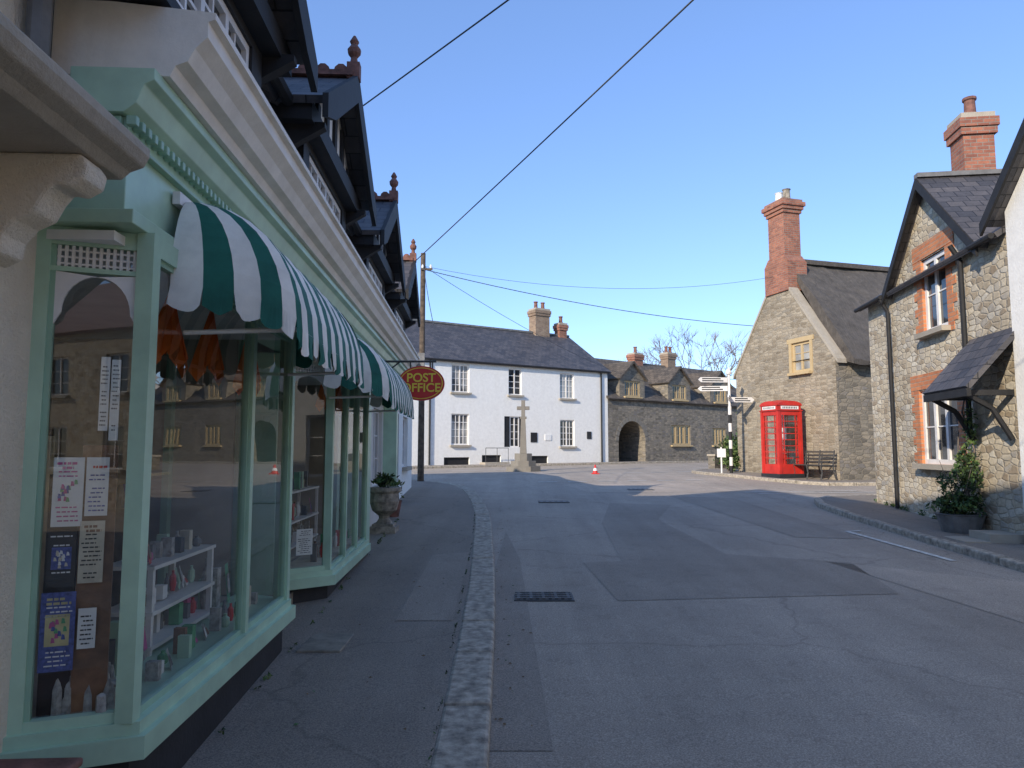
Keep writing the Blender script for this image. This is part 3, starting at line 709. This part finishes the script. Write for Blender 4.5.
# ------------------------------------------------------------ stone range with archway
A_=B('stone_gatehouse',(5.33,40.02),(10.2,8)); ez=4.55
hs=[(5.4,7.2,1.9,3.1),(9.4,10.8,1.9,3.0)]
A_.part('walls')
ac,aw,as_=1.95,1.12,2.1
A_.wall(0,ac-aw,.3,ez,[],RUBG); A_.wall(ac+aw,14.5,.3,ez,hs[:2],RUBG)
pts=[(ac-aw,0,ez),(ac+aw,0,ez),(ac+aw,0,as_)]+[(ac+aw*math.cos(math.pi*k/14),0,as_+1.15*math.sin(math.pi*k/14)) for k in range(1,14)]+[(ac-aw,0,as_)]
A_.poly(pts,RUBG)
arc=[(ac+aw*math.cos(math.pi*k/14),as_+1.15*math.sin(math.pi*k/14)) for k in range(15)]
for (a,b),(c,d_) in zip(arc,arc[1:]): A_.poly([(a,0,b),(c,0,d_),(c,5,d_),(a,5,b)],RUBG)
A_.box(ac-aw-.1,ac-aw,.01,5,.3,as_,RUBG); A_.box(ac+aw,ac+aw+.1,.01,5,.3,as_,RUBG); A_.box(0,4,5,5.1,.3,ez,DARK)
for k in range(14):
    a0,a1=math.pi*k/14+.02,math.pi*(k+1)/14-.02
    A_.pxz([(ac+(aw+.0)*math.cos(a0),as_+1.15*math.sin(a0)),(ac+(aw+.25)*math.cos(a0),as_+1.4*math.sin(a0)),(ac+(aw+.25)*math.cos(a1),as_+1.4*math.sin(a1)),(ac+aw*math.cos(a1),as_+1.15*math.sin(a1))],-.02,.1,GREYST)
A_.box(14.4,14.5,.01,7,.3,ez,RUBG); A_.pyz([(.01,ez),(7.2,ez),(3.6,7.1)],14.4,14.5,RUBG); A_.box(-.0,.02,.01,7,.3,ez,RUBG)
for h in hs[:2]: A_.window(*h,y=.06,cols=6,rows=2,mull=3,fm=HAM,fw=.1,sill=HAM)
for cx in (2.0,6.2,10.3):
    A_.part('dormer'); hw=1.05
    A_.wall(cx-hw,cx+hw,ez-.0,5.75,[(cx-.65,cx+.65,4.65,5.55)],RUBG,y=-.02)
    A_.poly([(cx-hw,-.02,5.75),(cx+hw,-.02,5.75),(cx,-.02,6.6)],RUBG)
    A_.window(cx-.65,cx+.65,4.65,5.55,y=.04,cols=6,rows=2,mull=2,fm=HAM,fw=.09,sill=HAM)
    A_.box(cx-hw,cx-hw+.05,-.01,2.5,ez,5.75,RUBG); A_.box(cx+hw-.05,cx+hw,-.01,2.5,ez,5.75,RUBG)
    for sg in (-1,1): A_.slab([(cx,-.2,6.72),(cx,3.2,6.72),(cx+sg*(hw+.15),3.2,5.65),(cx+sg*(hw+.15),-.2,5.65)],.1,SLATEB)
A_.part('roof')
A_.slab([(-.1,-.2,ez-.08),(14.6,-.2,ez-.08),(14.6,3.6,7.3),(-.1,3.6,7.3)],.1,SLATEB); A_.slab([(-.1,3.6,7.3),(14.6,3.6,7.3),(14.6,7.4,ez),(-.1,7.4,ez)],.1,SLATEB)
A_.part('chimney'); chim(A_,5.9,6.7,3.3,3.9,6.6,7.9,BRICK,1); chim(A_,9.2,10.0,3.3,3.9,6.6,8.2,BUFF,2); A_.done()

K=B('stone_cross',(.46,29.6)); z=g(29.6)-.02; K.part('steps')
for i,(r,h) in enumerate(((.75,.22),(.55,.22),(.38,.3))): K.lathe(0,0,[(r,z+sum((.22,.22,.3)[:i])),(r,z+sum((.22,.22,.3)[:i])+h)],8,GREYST,R(22.5))
K.part('shaft'); K.prism([(-.14,-.14,z+.74),(.14,-.14,z+.74),(.14,.14,z+.74),(-.14,.14,z+.74)],[(-.09,-.09,z+2.2),(.09,-.09,z+2.2),(.09,.09,z+2.2),(-.09,.09,z+2.2)],GREYST)
K.box(-.14,.14,-.1,.1,z+2.15,z+2.25,GREYST); K.box(-.08,.08,-.06,.06,z+2.25,z+2.92,GREYST); K.box(-.26,-.08,-.055,.055,z+2.52,z+2.67,GREYST); K.box(.08,.26,-.055,.055,z+2.52,z+2.67,GREYST); K.done(bevel=.015)
T=B('traffic_cone',(3.1,27)); z=g(27); T.part('cone'); T.box(-.14,.14,-.14,.14,z,z+.03,SRED); T.lathe(0,0,[(.10,z+.03),(.08,z+.12)],16,SRED); T.lathe(0,0,[(.08,z+.12),(.05,z+.22)],16,PAPER); T.lathe(0,0,[(.05,z+.22),(.025,z+.34)],16,SRED); T.done()

# ------------------------------------------------------------ thatched house
TH=B('thatched_house',(8.44,27),(1.52,-5)); GW=5.22; ez=4.55; az=7.75; DP=14
TH.part('walls')
TH.wall(0,GW,.2,ez,[(3.15,4.15,4.1,ez)],RUBT)
sl=(az-ez)/(GW/2)
TH.poly([(0,0,ez),(3.15,0,ez),(3.15,0,ez+sl*(GW-3.15)),(GW/2,0,az)],RUBT)
TH.poly([(4.15,0,ez),(GW,0,ez),(4.15,0,ez+sl*(GW-4.15))],RUBT)
TH.poly([(3.15,0,5.2),(4.15,0,5.2),(4.15,0,ez+sl*(GW-4.15)+0.0),(3.15,0,ez+sl*(GW-3.15))],RUBT)
TH.window(3.2,4.1,4.15,5.15,y=.05,cols=2,rows=3,mull=1,fm=HAM,fw=.09,gm=GLK,sill=HAM)
TH.box(3.08,3.2,-.02,.2,4.1,5.25,HAM); TH.box(4.1,4.22,-.02,.2,4.1,5.25,HAM); TH.box(3.0,4.3,-.025,.2,5.15,5.3,HAM)
TH.frame((9.96,22),(.957,.29)); hs=[(2.5,3.6,1.2,2.4),(2.5,3.6,3.2,4.2),(6,7,1.2,2.4)]
TH.wall(0,DP,.2,ez,hs,RUBG)  # side away from the light: its shade is painted in as darker grey stone
for h in hs: TH.window(*h,y=.08,sill=STONE)
TH.frame((8.44,27),(1.52,-5))
TH.box(0,.1,.01,DP,.2,ez,RUBT); TH.box(.01,GW-.01,DP-.1,DP,.2,ez,RUBT)
TH.part('coping')
for a,b in (((-.12,ez-.15),(GW/2,az+.12)),((GW/2,az+.12),(GW+.12,ez-.15))):
    TH.prism([(a[0],-.04,a[1]),(b[0],-.04,b[1]),(b[0],-.04,b[1]-.13),(a[0],-.04,a[1]-.13)],[(a[0],.32,a[1]),(b[0],.32,b[1]),(b[0],.32,b[1]-.13),(a[0],.32,a[1]-.13)],STONE)
TH.part('thatch_roof')
def thatch(sg):
    nx,ns=56,16; V=[];F=[]
    for i in range(nx+1):
        y=.3+(DP-.2)*i/nx
        for j in range(ns+1):
            t=j/ns; x=GW/2+sg*(GW/2+.45)*t; zz=az+.42-(az+.25-ez+.35)*t+.16*math.sin(math.pi*t)+.05*math.sin(y*1.7+t*3)+random.uniform(-.03,.03)
            V.append((x,y,zz))
        V.append((GW/2+sg*(GW/2+.42),y,ez-.35+random.uniform(-.03,.03))); V.append((GW/2+sg*(GW/2-.0),y,ez-.2))
    w=ns+3
    for i in range(nx):
        for j in range(w-1): F.append((i*w+j,i*w+j+1,(i+1)*w+j+1,(i+1)*w+j))
    F.append(tuple(range(w))); TH.raw([TH.W(*p) for p in V],F,THATCH)
thatch(1); thatch(-1)
TH.box(GW/2-.25,GW/2+.25,.3,DP,az+.3,az+.46,THATCH)
TH.part('chimney')
c=GW/2
TH.box(c-.62,c+.62,-.06,.72,az-.75,az+.25,BRICK); TH.pxz([(c-.62,az+.25),(c+.62,az+.25),(c+.42,az+.5),(c-.42,az+.5)],-.05,.7,BRICK)
TH.box(c-.42,c+.42,0.0,.66,az+.5,az+2.0,BRICK)
for i,(e,h) in enumerate(((.05,.1),(.1,.12),(.15,.12),(.08,.1))): TH.box(c-.42-e,c+.42+e,-e,.66+e,az+2.0+i*.12,az+2.0+i*.12+h+.02,BRICK)
for x in (-.2,.2): TH.lathe(c+x,.33,[(.15,az+2.45),(.13,az+2.6),(.12,az+2.85),(.15,az+2.9)],12,PAPER if x<0 else CONC)
TH.done()

PB=B('telephone_box',(8.72,23.35),(.29,-.957)); z=g(23.35)+.09; PB.part('body'); h=.45
PB.box(-h-.02,h+.02,-h-.02,h+.02,z-.03,z+.12,BLACKP)
for sx in (-1,1):
    for sy in (-1,1): PB.box(sx*h-(.09 if sx>0 else 0),sx*h+(.09 if sx<0 else 0),sy*h-(.09 if sy>0 else 0),sy*h+(.09 if sy<0 else 0),z+.12,z+2.12,RED)
o0,d0=PB.o,PB.d
for k in range(4):
    a=k*math.pi/2; dd=(d0[0]*math.cos(a)-d0[1]*math.sin(a),d0[0]*math.sin(a)+d0[1]*math.cos(a))
    PB.frame(o0,dd); i=h-.09
    PB.box(-i,i,-h+.02,-h+.06,z+.12,z+.42,RED); PB.box(-i,i,-h+.02,-h+.06,z+1.98,z+2.12,RED)
    PB.box(-i,-i+.05,-h+.015,-h+.055,z+.42,z+1.98,RED); PB.box(i-.05,i,-h+.015,-h+.055,z+.42,z+1.98,RED)
    for r_ in range(1,8): zz=z+.42+r_*1.56/8; PB.box(-i+.05,i-.05,-h+.03,-h+.05,zz-.013,zz+.013,RED)
    for xx in (-i+.14,i-.14): PB.box(xx-.012,xx+.012,-h+.027,-h+.052,z+.42,z+1.98,RED)
    PB.poly([(-i,-h+.045,z+.42),(i,-h+.045,z+.42),(i,-h+.045,z+1.98),(-i,-h+.045,z+1.98)],GLS)
    PB.box(-h-.02,h+.02,-h-.025,-h+.02,z+2.12,z+2.15,RED)
    PB.box(-h+.03,h-.03,-h+.005,-h+.03,z+2.15,z+2.29,RED); PB.box(-h+.12,h-.12,-h-.004,-h+.004,z+2.17,z+2.27,PAPER)
    for li in range(9): PB.box(-.27+li*.062,-.24+li*.062,-h-.007,-h-.005,z+2.19,z+2.25,PAPK)
    PB.pxz([(-h-.01,z+2.29)]+[(-h*math.cos(math.pi*t/10),z+2.31+.13*math.sin(math.pi*t/10)) for t in range(11)]+[(h+.01,z+2.29)],-h-.02,-h+.05,RED)
PB.frame(o0,d0); PB.part('roof')
PB.box(-h+.04,h-.04,-h+.04,h-.04,z+2.15,z+2.32,RED)
V=[];F=[];n=10
for a in range(n+1):
    for b in range(n+1):
        x=-1+2*a/n;y=-1+2*b/n; V.append(PB.W(x*(h-.02),y*(h-.02),z+2.32+.17*math.sqrt(max(0,(1-x*x*.9)*(1-y*y*.9)))))
for a in range(n):
    for b in range(n): F.append((a*(n+1)+b,(a+1)*(n+1)+b,(a+1)*(n+1)+b+1,a*(n+1)+b+1))
PB.raw(V,F,RED); PB.part('payphone'); PB.box(-.2,.2,.2,.38,z+.9,z+1.7,PAPK); PB.box(-.2,.0,.17,.2,z+1.2,z+1.6,PAPER); PB.box(-.4,.4,-.4,.4,z+.0,z+.13,CONC); PB.done()

FP=B('fingerpost_sign',(7.75,25.6)); z=g(25.6)+.05; FP.part('post')
for k in range(8): FP.lathe(0,0,[(.06,z+k*.3),(.06,z+k*.3+.3)],12,(BLACKT if k%2==0 else WHITE))
FP.lathe(0,0,[(.045,z+2.4),(.045,z+3.55)],12,WHITE); FP.lathe(0,0,[(.09,z+3.55),(.11,z+3.62),(.06,z+3.7),(.01,z+3.8)],12,WHITE)
FP.part('arms')
def arm(x0,x1,zz,ang):
    o,d=FP.o,FP.d; FP.frame(FP.W(0,0,0)[:2],(math.cos(ang),math.sin(ang)))
    s_=1 if x1>x0 else -1; a,b=min(x0,x1),max(x0,x1)
    p=[(x0,zz),(x1-s_*.1,zz),(x1,zz+.09),(x1-s_*.1,zz+.18),(x0,zz+.18)]
    FP.pxz(p,-.02,.02,WHITE)
    for r_ in (0,1): FP.box(a+.14,b-.16-.1*r_,-.023,-.0205,zz+.035+r_*.075,zz+.075+r_*.075,PAPK)
    FP.frame(o,d)
arm(-.06,-1.15,z+3.25,R(8)); arm(-.06,-1.1,z+2.95,R(-6)); arm(.06,.95,z+2.55,R(10)); arm(-.06,-.7,z+2.6,R(70))
FP.done()
NB=B('notice_sign',(7.35,25.4)); z=g(25.4); NB.part('post'); NB.tube((0,0,z),(0,0,z+1.0),.03,.03,8,WHITE); NB.box(-.15,.15,-.03,-.0,z+.65,z+.95,PAPER); NB.done()

BN=B('metal_bench',(9.32,22.45),(.29,-.957)); z=g(22.4)+.09; BN.part('seat')
for k in range(5): BN.box(-.65,.65,-.22+k*.09,-.16+k*.09,z+.43,z+.455,IRON)
BN.part('backrest')
for k in range(4): BN.box(-.65,.65,.24+k*.012,.26+k*.012,z+.52+k*.1,z+.57+k*.1,IRON)
BN.part('legs')
for x in (-.62,0,.62):
    BN.path([(x,-.24,z),(x,-.18,z+.2),(x,-.23,z+.43),(x,.22,z+.43),(x,.3,z+.9)],.022,6,IRON); BN.path([(x,.22,z+.43),(x,.26,z+.2),(x,.33,z)],.022,6,IRON)
    if x: BN.path([(x,.26,z+.66),(x,0,z+.68),(x,-.2,z+.66),(x,-.26,z+.58),(x,-.2,z+.5)],.02,6,IRON)
BN.done()

# ------------------------------------------------------------ stone house on right
RH=B('stone_brick_trimmed_house',(7.87,15.7),(-.13,-1)); LN=5.6; ez=4.75
hu=(2.75,3.7,3.70,5.05); hl=(2.4,3.85,1.35,2.68)
RH.part('walls'); RH.wall(0,LN,.1,ez,[(hu[0],hu[1],hu[2],ez),hl],RUB,rev=BRICKO)
gx0,gx1,gax,gaz=1.45,4.95,3.15,6.4
sl=(gaz-ez)/(gax-gx0); sr=(gaz-ez)/(gx1-gax)
RH.poly([(gx0,0,ez),(hu[0],0,ez),(hu[0],0,ez+sl*(hu[0]-gx0))],RUB)
RH.poly([(hu[1],0,ez),(gx1,0,ez),(hu[1],0,ez+sr*(gx1-hu[1]))],RUB)
RH.poly([(hu[0],0,hu[3]),(hu[1],0,hu[3]),(hu[1],0,ez+sr*(gx1-hu[1])),(gax,0,gaz),(hu[0],0,ez+sl*(hu[0]-gx0))],RUB)
RH.box(0,.05,.01,6,.1,ez,RUB); RH.pyz([(.01,ez),(6,ez),(3,6.9)],.0,.05,RUB)
RH.part('brick_quoins')
def surround(h):
    a,b,c,d_=h; zz=c-.1; k=0
    while zz<d_+.02:
        w=.33 if k%2 else .2; z2=min(zz+.15,d_+.02)
        RH.box(a-w,a+.003,-.012,.1,zz,z2,BRICKO); RH.box(b-.003,b+w,-.012,.1,zz,z2,BRICKO); zz+=.15;k+=1
    RH.box(a-.33,b+.33,-.018,.1,d_+.021,d_+.30,BRICKO)
surround(hu); surround(hl)
RH.part('windows')
RH.window(*hu,y=.04,cols=2,rows=2,mull=1,fw=.085,sill=STONE); RH.window(*hl,y=.04,cols=3,rows=2,mull=2,fw=.085,sill=STONE)
RH.part('bargeboard')
for sg,e,q in ((-1,gax-gx0+.15,sl),(1,gx1-gax+.15,sr)):
    dz=q*e; RH.pxz([(gax,gaz+.08),(gax+sg*e,gaz+.08-dz),(gax+sg*e,gaz-.1-dz),(gax,gaz-.12)],-.20,-.16,BLACKT)
RH.part('roof')
for sg,e,q in ((-1,gax-gx0+.15,sl),(1,gx1-gax+.15,sr)):
    dz=q*e; RH.slab([(gax,-.18,gaz+.1),(gax,3.6,gaz+.1),(gax+sg*e,3.6,gaz+.1-dz),(gax+sg*e,-.18,gaz+.1-dz)],.08,SLATE)
RH.box(gax-.08,gax+.08,-.18,3.6,gaz+.08,gaz+.16,LEAD)
RH.slab([(-.12,-.18,ez-.02),(LN,-.18,ez-.02),(LN,3.1,6.9),(-.12,3.1,6.9)],.08,SLATE); RH.slab([(-.12,3.1,6.9),(LN,3.1,6.9),(LN,6.3,ez),(-.12,6.3,ez)],.08,SLATE)
RH.part('gutters'); RH.tube((-.12,-.22,ez-.06),(gx0-.1,-.22,ez-.06),.045,.045,8,BLACKT); RH.tube((gx1,-.22,ez-.06),(LN,-.22,ez-.06),.045,.045,8,BLACKT)
RH.path([(1.3,-.22,ez-.1),(1.3,-.08,ez-.35),(1.3,-.07,.45)],.04,8,BLACKT)
RH.path([(4.35,-.22,4.9),(4.35,-.08,4.65),(4.35,-.07,1.8)],.04,8,BLACKT)
RH.part('chimney'); chim(RH,1.05,1.6,1.4,1.98,5.4,8.35,BRICK,1)
RH.part('porch_roof'); 
RH.slab([(4.35,-.75,2.5),(5.75,-.75,2.5),(5.75,.0,3.35),(4.35,.0,3.35)],.07,SLATE)
RH.box(4.35,5.75,-.74,-.68,2.36,2.47,BLACKT)
for x in (4.42,5.5): RH.path([(x,-.66,2.42),(x,-.3,2.2),(x,-.05,1.75)],.04,6,BLACKT); RH.box(x-.04,x+.04,-.66,-.01,2.38,2.46,BLACKT)
RH.part('doorstep'); RH.box(4.95,5.55,-.45,-.01,.2,.42,STONE); RH.box(4.75,5.58,-.8,-.45,.2,.32,STONE)
RH.done()
random.seed(11)
PL=B('shrub_planter',(6.98,11.35)); z=g(11.3)+.09; PL.part('tub'); PL.lathe(0,0,[(.26,z),(.34,z+.26),(.36,z+.28),(.3,z+.28)],18,LEAD)
PL.part('shrub'); PL.leaves((0,0,z+.42),(.44,.4,.24),1300,.07,[LEAFA,LEAFB,LEAFC]); 
for i in range(12):
    a=i*.7; PL.tube((0,0,z+.3),(.3*math.cos(a),.25*math.sin(a),z+.9+.3*random.random()),.008,.004,5,BARK); PL.leaves((.25*math.cos(a),.2*math.sin(a),z+.75),(.1,.1,.25),45,.055,[LEAFA,LEAFC])
PL.done()
PL=B('climbing_plant',(7.18,11.3)); PL.part('stems'); pp=[(0,0,.35),(-.03,.1,1.0),(.05,0,1.6),(-.02,.15,2.2),(.06,.05,2.8),(.0,.2,3.2)]; PL.path(pp,.013,5,BARK); PL.path([(0,0,.9),(0,.35,1.5),(0,.3,1.9)],.01,5,BARK)
PL.part('leaves'); PL.leaves((-.06,.05,1.3),(.18,.32,.45),700,.07,[LEAFA,LEAFB,LEAFC]); PL.leaves((0,0,1.95),(.09,.18,.45),200,.065,[LEAFA,LEAFB]); PL.leaves((0,.1,2.8),(.07,.14,.4),90,.065,[LEAFA,LEAFB]); PL.done()

WH=B('white_gabled_house',(7.06,10.05),(-.06,-1)); WH.part('walls')
WH.wall(0,5,.0,5.0,[(1.6,2.8,1.2,2.5),(1.8,2.8,3.4,4.6)],WREND); WH.poly([(0,0,5.0),(5,0,5.0),(2.5,0,7.4)],WREND)
WH.box(0,.04,.01,6,.0,5.0,WREND); WH.box(4.96,5,.01,6,.0,5.0,WREND)
WH.window(1.6,2.8,1.2,2.5,sill=STONE); WH.window(1.8,2.8,3.4,4.6,sill=STONE)
WH.part('roof')
for sg in (-1,1):
    WH.slab([(2.5,-.18,7.55),(2.5,7,7.55),(2.5+sg*2.75,7,4.9),(2.5+sg*2.75,-.18,4.9)],.09,SLATE)
    WH.pxz([(2.5,7.55),(2.5+sg*2.75,4.9),(2.5+sg*2.75,4.72),(2.5,7.34)],-.22,-.18,BLACKT)
WH.done()

def simple_house(name,o,d,LN,ez,dp,wm,rm):
    h=B(name,o,d); h.part('walls'); hs=[]
    for i in range(int(LN/3)):
        hs+=[(1+i*3,2.1+i*3,1.0,2.4),(1+i*3,2.1+i*3,3.4,4.6)]
    h.wall(0,LN,-.8,ez,hs,wm); 
    for q in hs: h.window(*q,y=.08,sill=STONE)
    h.box(0,.05,.01,dp,-.8,ez,wm); h.box(LN-.05,LN,.01,dp,-.8,ez,wm)
    h.pyz([(.01,ez),(dp,ez),(dp/2,ez+2.6)],0,.05,wm); h.pyz([(.01,ez),(dp,ez),(dp/2,ez+2.6)],LN-.05,LN,wm)
    h.part('roof'); h.slab([(-.2,-.2,ez-.1),(LN+.2,-.2,ez-.1),(LN+.2,dp/2,ez+2.7),(-.2,dp/2,ez+2.7)],.1,rm); h.slab([(-.2,dp/2,ez+2.7),(LN+.2,dp/2,ez+2.7),(LN+.2,dp+.2,ez-.1),(-.2,dp+.2,ez-.1)],.1,rm); h.done()
simple_house('brick_cottage',(7.3,4.6),(-.02,-1),12,5.2,6,PLAST,TERR)
simple_house('stone_cottage',(7.0,-8),(-6,-17),18,5.4,7,RUB,TERR)

LW=B('low_stone_wall',(8.4,30),(5,5)); LW.part('wall'); LW.box(0,7,0,.3,.4,1.35,RUBG); LW.box(-.03,7.03,-.04,.34,1.35,1.43,STONE); LW.done()
def shrub(x,y,r,h,n,ms,name='shrub'):
    s=B(name,(x,y)); s.part('stems'); z=g(y)
    for i in range(6): s.tube((0,0,z),(random.uniform(-r,r)*.6,random.uniform(-r,r)*.6,z+h*.7),.02,.008,5,BARK)
    s.part('foliage')
    for i in range(7): s.leaves((random.uniform(-r,r)*.5,random.uniform(-r,r)*.5,z+h*random.uniform(.3,.75)),(r*.55,r*.55,h*.3),n//7,.13,ms)
    s.done()
shrub(8.1,27.2,.6,1.1,900,[LEAFA,LEAFB]); shrub(8.9,29.5,.9,1.5,1500,[LEAFA,LEAFC,LEAFB]); shrub(10.5,31.3,1.0,1.9,1500,[LEAFA,LEAFC]); shrub(12.6,36,1.6,3.6,3000,[LEAFA,LEAFC,LEAFB])
wd=B('weeds',(7.6,14)); wd.part('leaves')
for i in range(26):
    y=10.9+random.random()*4.8; x=7.15+.13*(y-10)-.03; wd.leaves((x-7.6,y-14,g(y)+.13),(.06,.1,.06),14,.05,[LEAFA,LEAFB])
for i in range(34):
    y=4+random.random()*9; x=-1.364-.052*y+.03; wd.leaves((x-7.6,y-14,g(y)+.11),(.03,.06,.02),6,.03,[LEAFA,LEAFB])
for i in range(45):
    y=3.6+random.random()*12; x=-.41-.024*(y-4)-(.01*(y-10)**1.3 if y>10 else 0); wd.leaves((x-7.6,y-14,g(y)+.104),(.015,.15,.005),8,.016,[LEAFA,LEAFC])
wd.done()
fl=B('fallen_leaves',(0,8)); fl.part('leaves'); random.seed(21)
for i in range(150):
    k=random.random()
    if k<.5: y=4+random.random()*12; x=-.1-.018*(y-4)+abs(random.gauss(0,.12)); z=g(y)+.012
    elif k<.75: y=3.8+random.random()*8; x=random.uniform(-1.4,-.5); z=g(y)+.108
    else: y=9+random.random()*7; x=6.0+.03*(y-9)-abs(random.gauss(0,.2)); z=g(y)+.014
    a=random.random()*6.28; r=.018*random.uniform(.5,1.2)
    fl.raw([(x+r*math.cos(a+t*1.57)*(1 if t%2 else .5),y+r*math.sin(a+t*1.57)*(1 if t%2 else .5),z+(.006 if t==0 else 0)) for t in range(4)],[(0,1,2,3)],random.choice([LEAFD,LEAFD,LEAFA]))
fl.done()

def bare(x,y,h,seed,name='bare_tree'):
    random.seed(seed); t=B(name,(x,y)); t.part('branches')
    def grow(p,dirv,l,r,dep):
        q=p+dirv*l; t.tube(tuple(p),tuple(q),r,r*.7,5 if dep>3 else 3,BARK,loc=False)
        if dep==0: return
        for k in range(3 if dep>1 else 4):
            a=Vector((random.gauss(0,1),random.gauss(0,1),random.gauss(.25,.6))).normalized()
            grow(q,(dirv*.9+a*.62).normalized(),l*random.uniform(.68,.86),r*.62,dep-1)
    grow(Vector((x,y,g(y))),Vector((0,0,1)),h*.27,h*.018,6); t.done()
bare(17.5,66,12.2,2); bare(13.5,72,10.5,9)
tl=B('distant_trees',(0,95)); tl.part('foliage'); random.seed(4)
for i in range(40):
    x=-60+i*3.2; tl.leaves((x,random.uniform(-4,4),g(95)+2.5),(2.6,2,3.0+random.random()),160,.9,[LEAFA,LEAFC,BARK])
tl.done()

# ------------------------------------------------------------ light, sky, camera
to_sun_az=(-.6,-.8); el=R(25)
q=math.hypot(*to_sun_az); sd=Vector((to_sun_az[0]/q*math.cos(el),to_sun_az[1]/q*math.cos(el),math.sin(el)))
sun=bpy.data.lights.new('sun','SUN'); sun.energy=5; sun.angle=R(.5); sun.color=(1,.90,.76)
so=bpy.data.objects.new('sun',sun); scene.collection.objects.link(so); so.rotation_euler=(-sd).to_track_quat('-Z','Y').to_euler(); so.location=(-20,-20,30)
w=bpy.data.worlds.new('World'); scene.world=w; w.use_nodes=True; nt=w.node_tree
bg=nt.nodes['Background']; sk=nt.nodes.new('ShaderNodeTexSky'); sk.sky_type='NISHITA'; sk.sun_disc=False
sk.sun_elevation=el; sk.sun_rotation=math.atan2(to_sun_az[0],to_sun_az[1])%(2*math.pi)
sk.air_density=1.0; sk.dust_density=.1; sk.ozone_density=1.4
tint=nt.nodes.new('ShaderNodeMix'); tint.data_type='RGBA'; tint.blend_type='MULTIPLY'; tint.inputs[0].default_value=1; tint.clamp_result=False
tint.inputs[7].default_value=(1.35,1.55,2.0,1)
even=nt.nodes.new('ShaderNodeMix'); even.data_type='RGBA'; even.blend_type='MIX'; even.inputs[0].default_value=.35; even.clamp_result=False
even.inputs[7].default_value=(1.55,2.75,5.5,1)
nt.links.new(sk.outputs[0],tint.inputs[6]); nt.links.new(tint.outputs[2],even.inputs[6]); nt.links.new(even.outputs[2],bg.inputs['Color']); bg.inputs['Strength'].default_value=.15
cam=bpy.data.cameras.new('camera'); co=bpy.data.objects.new('camera',cam); scene.collection.objects.link(co)
cam.sensor_width=36; cam.lens=25.31; cam.clip_start=.05; cam.clip_end=1500
co.location=(0,0,1.6); co.rotation_euler=(R(90+5.24),0,0); scene.camera=co
scene.view_settings.view_transform='Standard'; scene.view_settings.look='None'; scene.view_settings.exposure=0
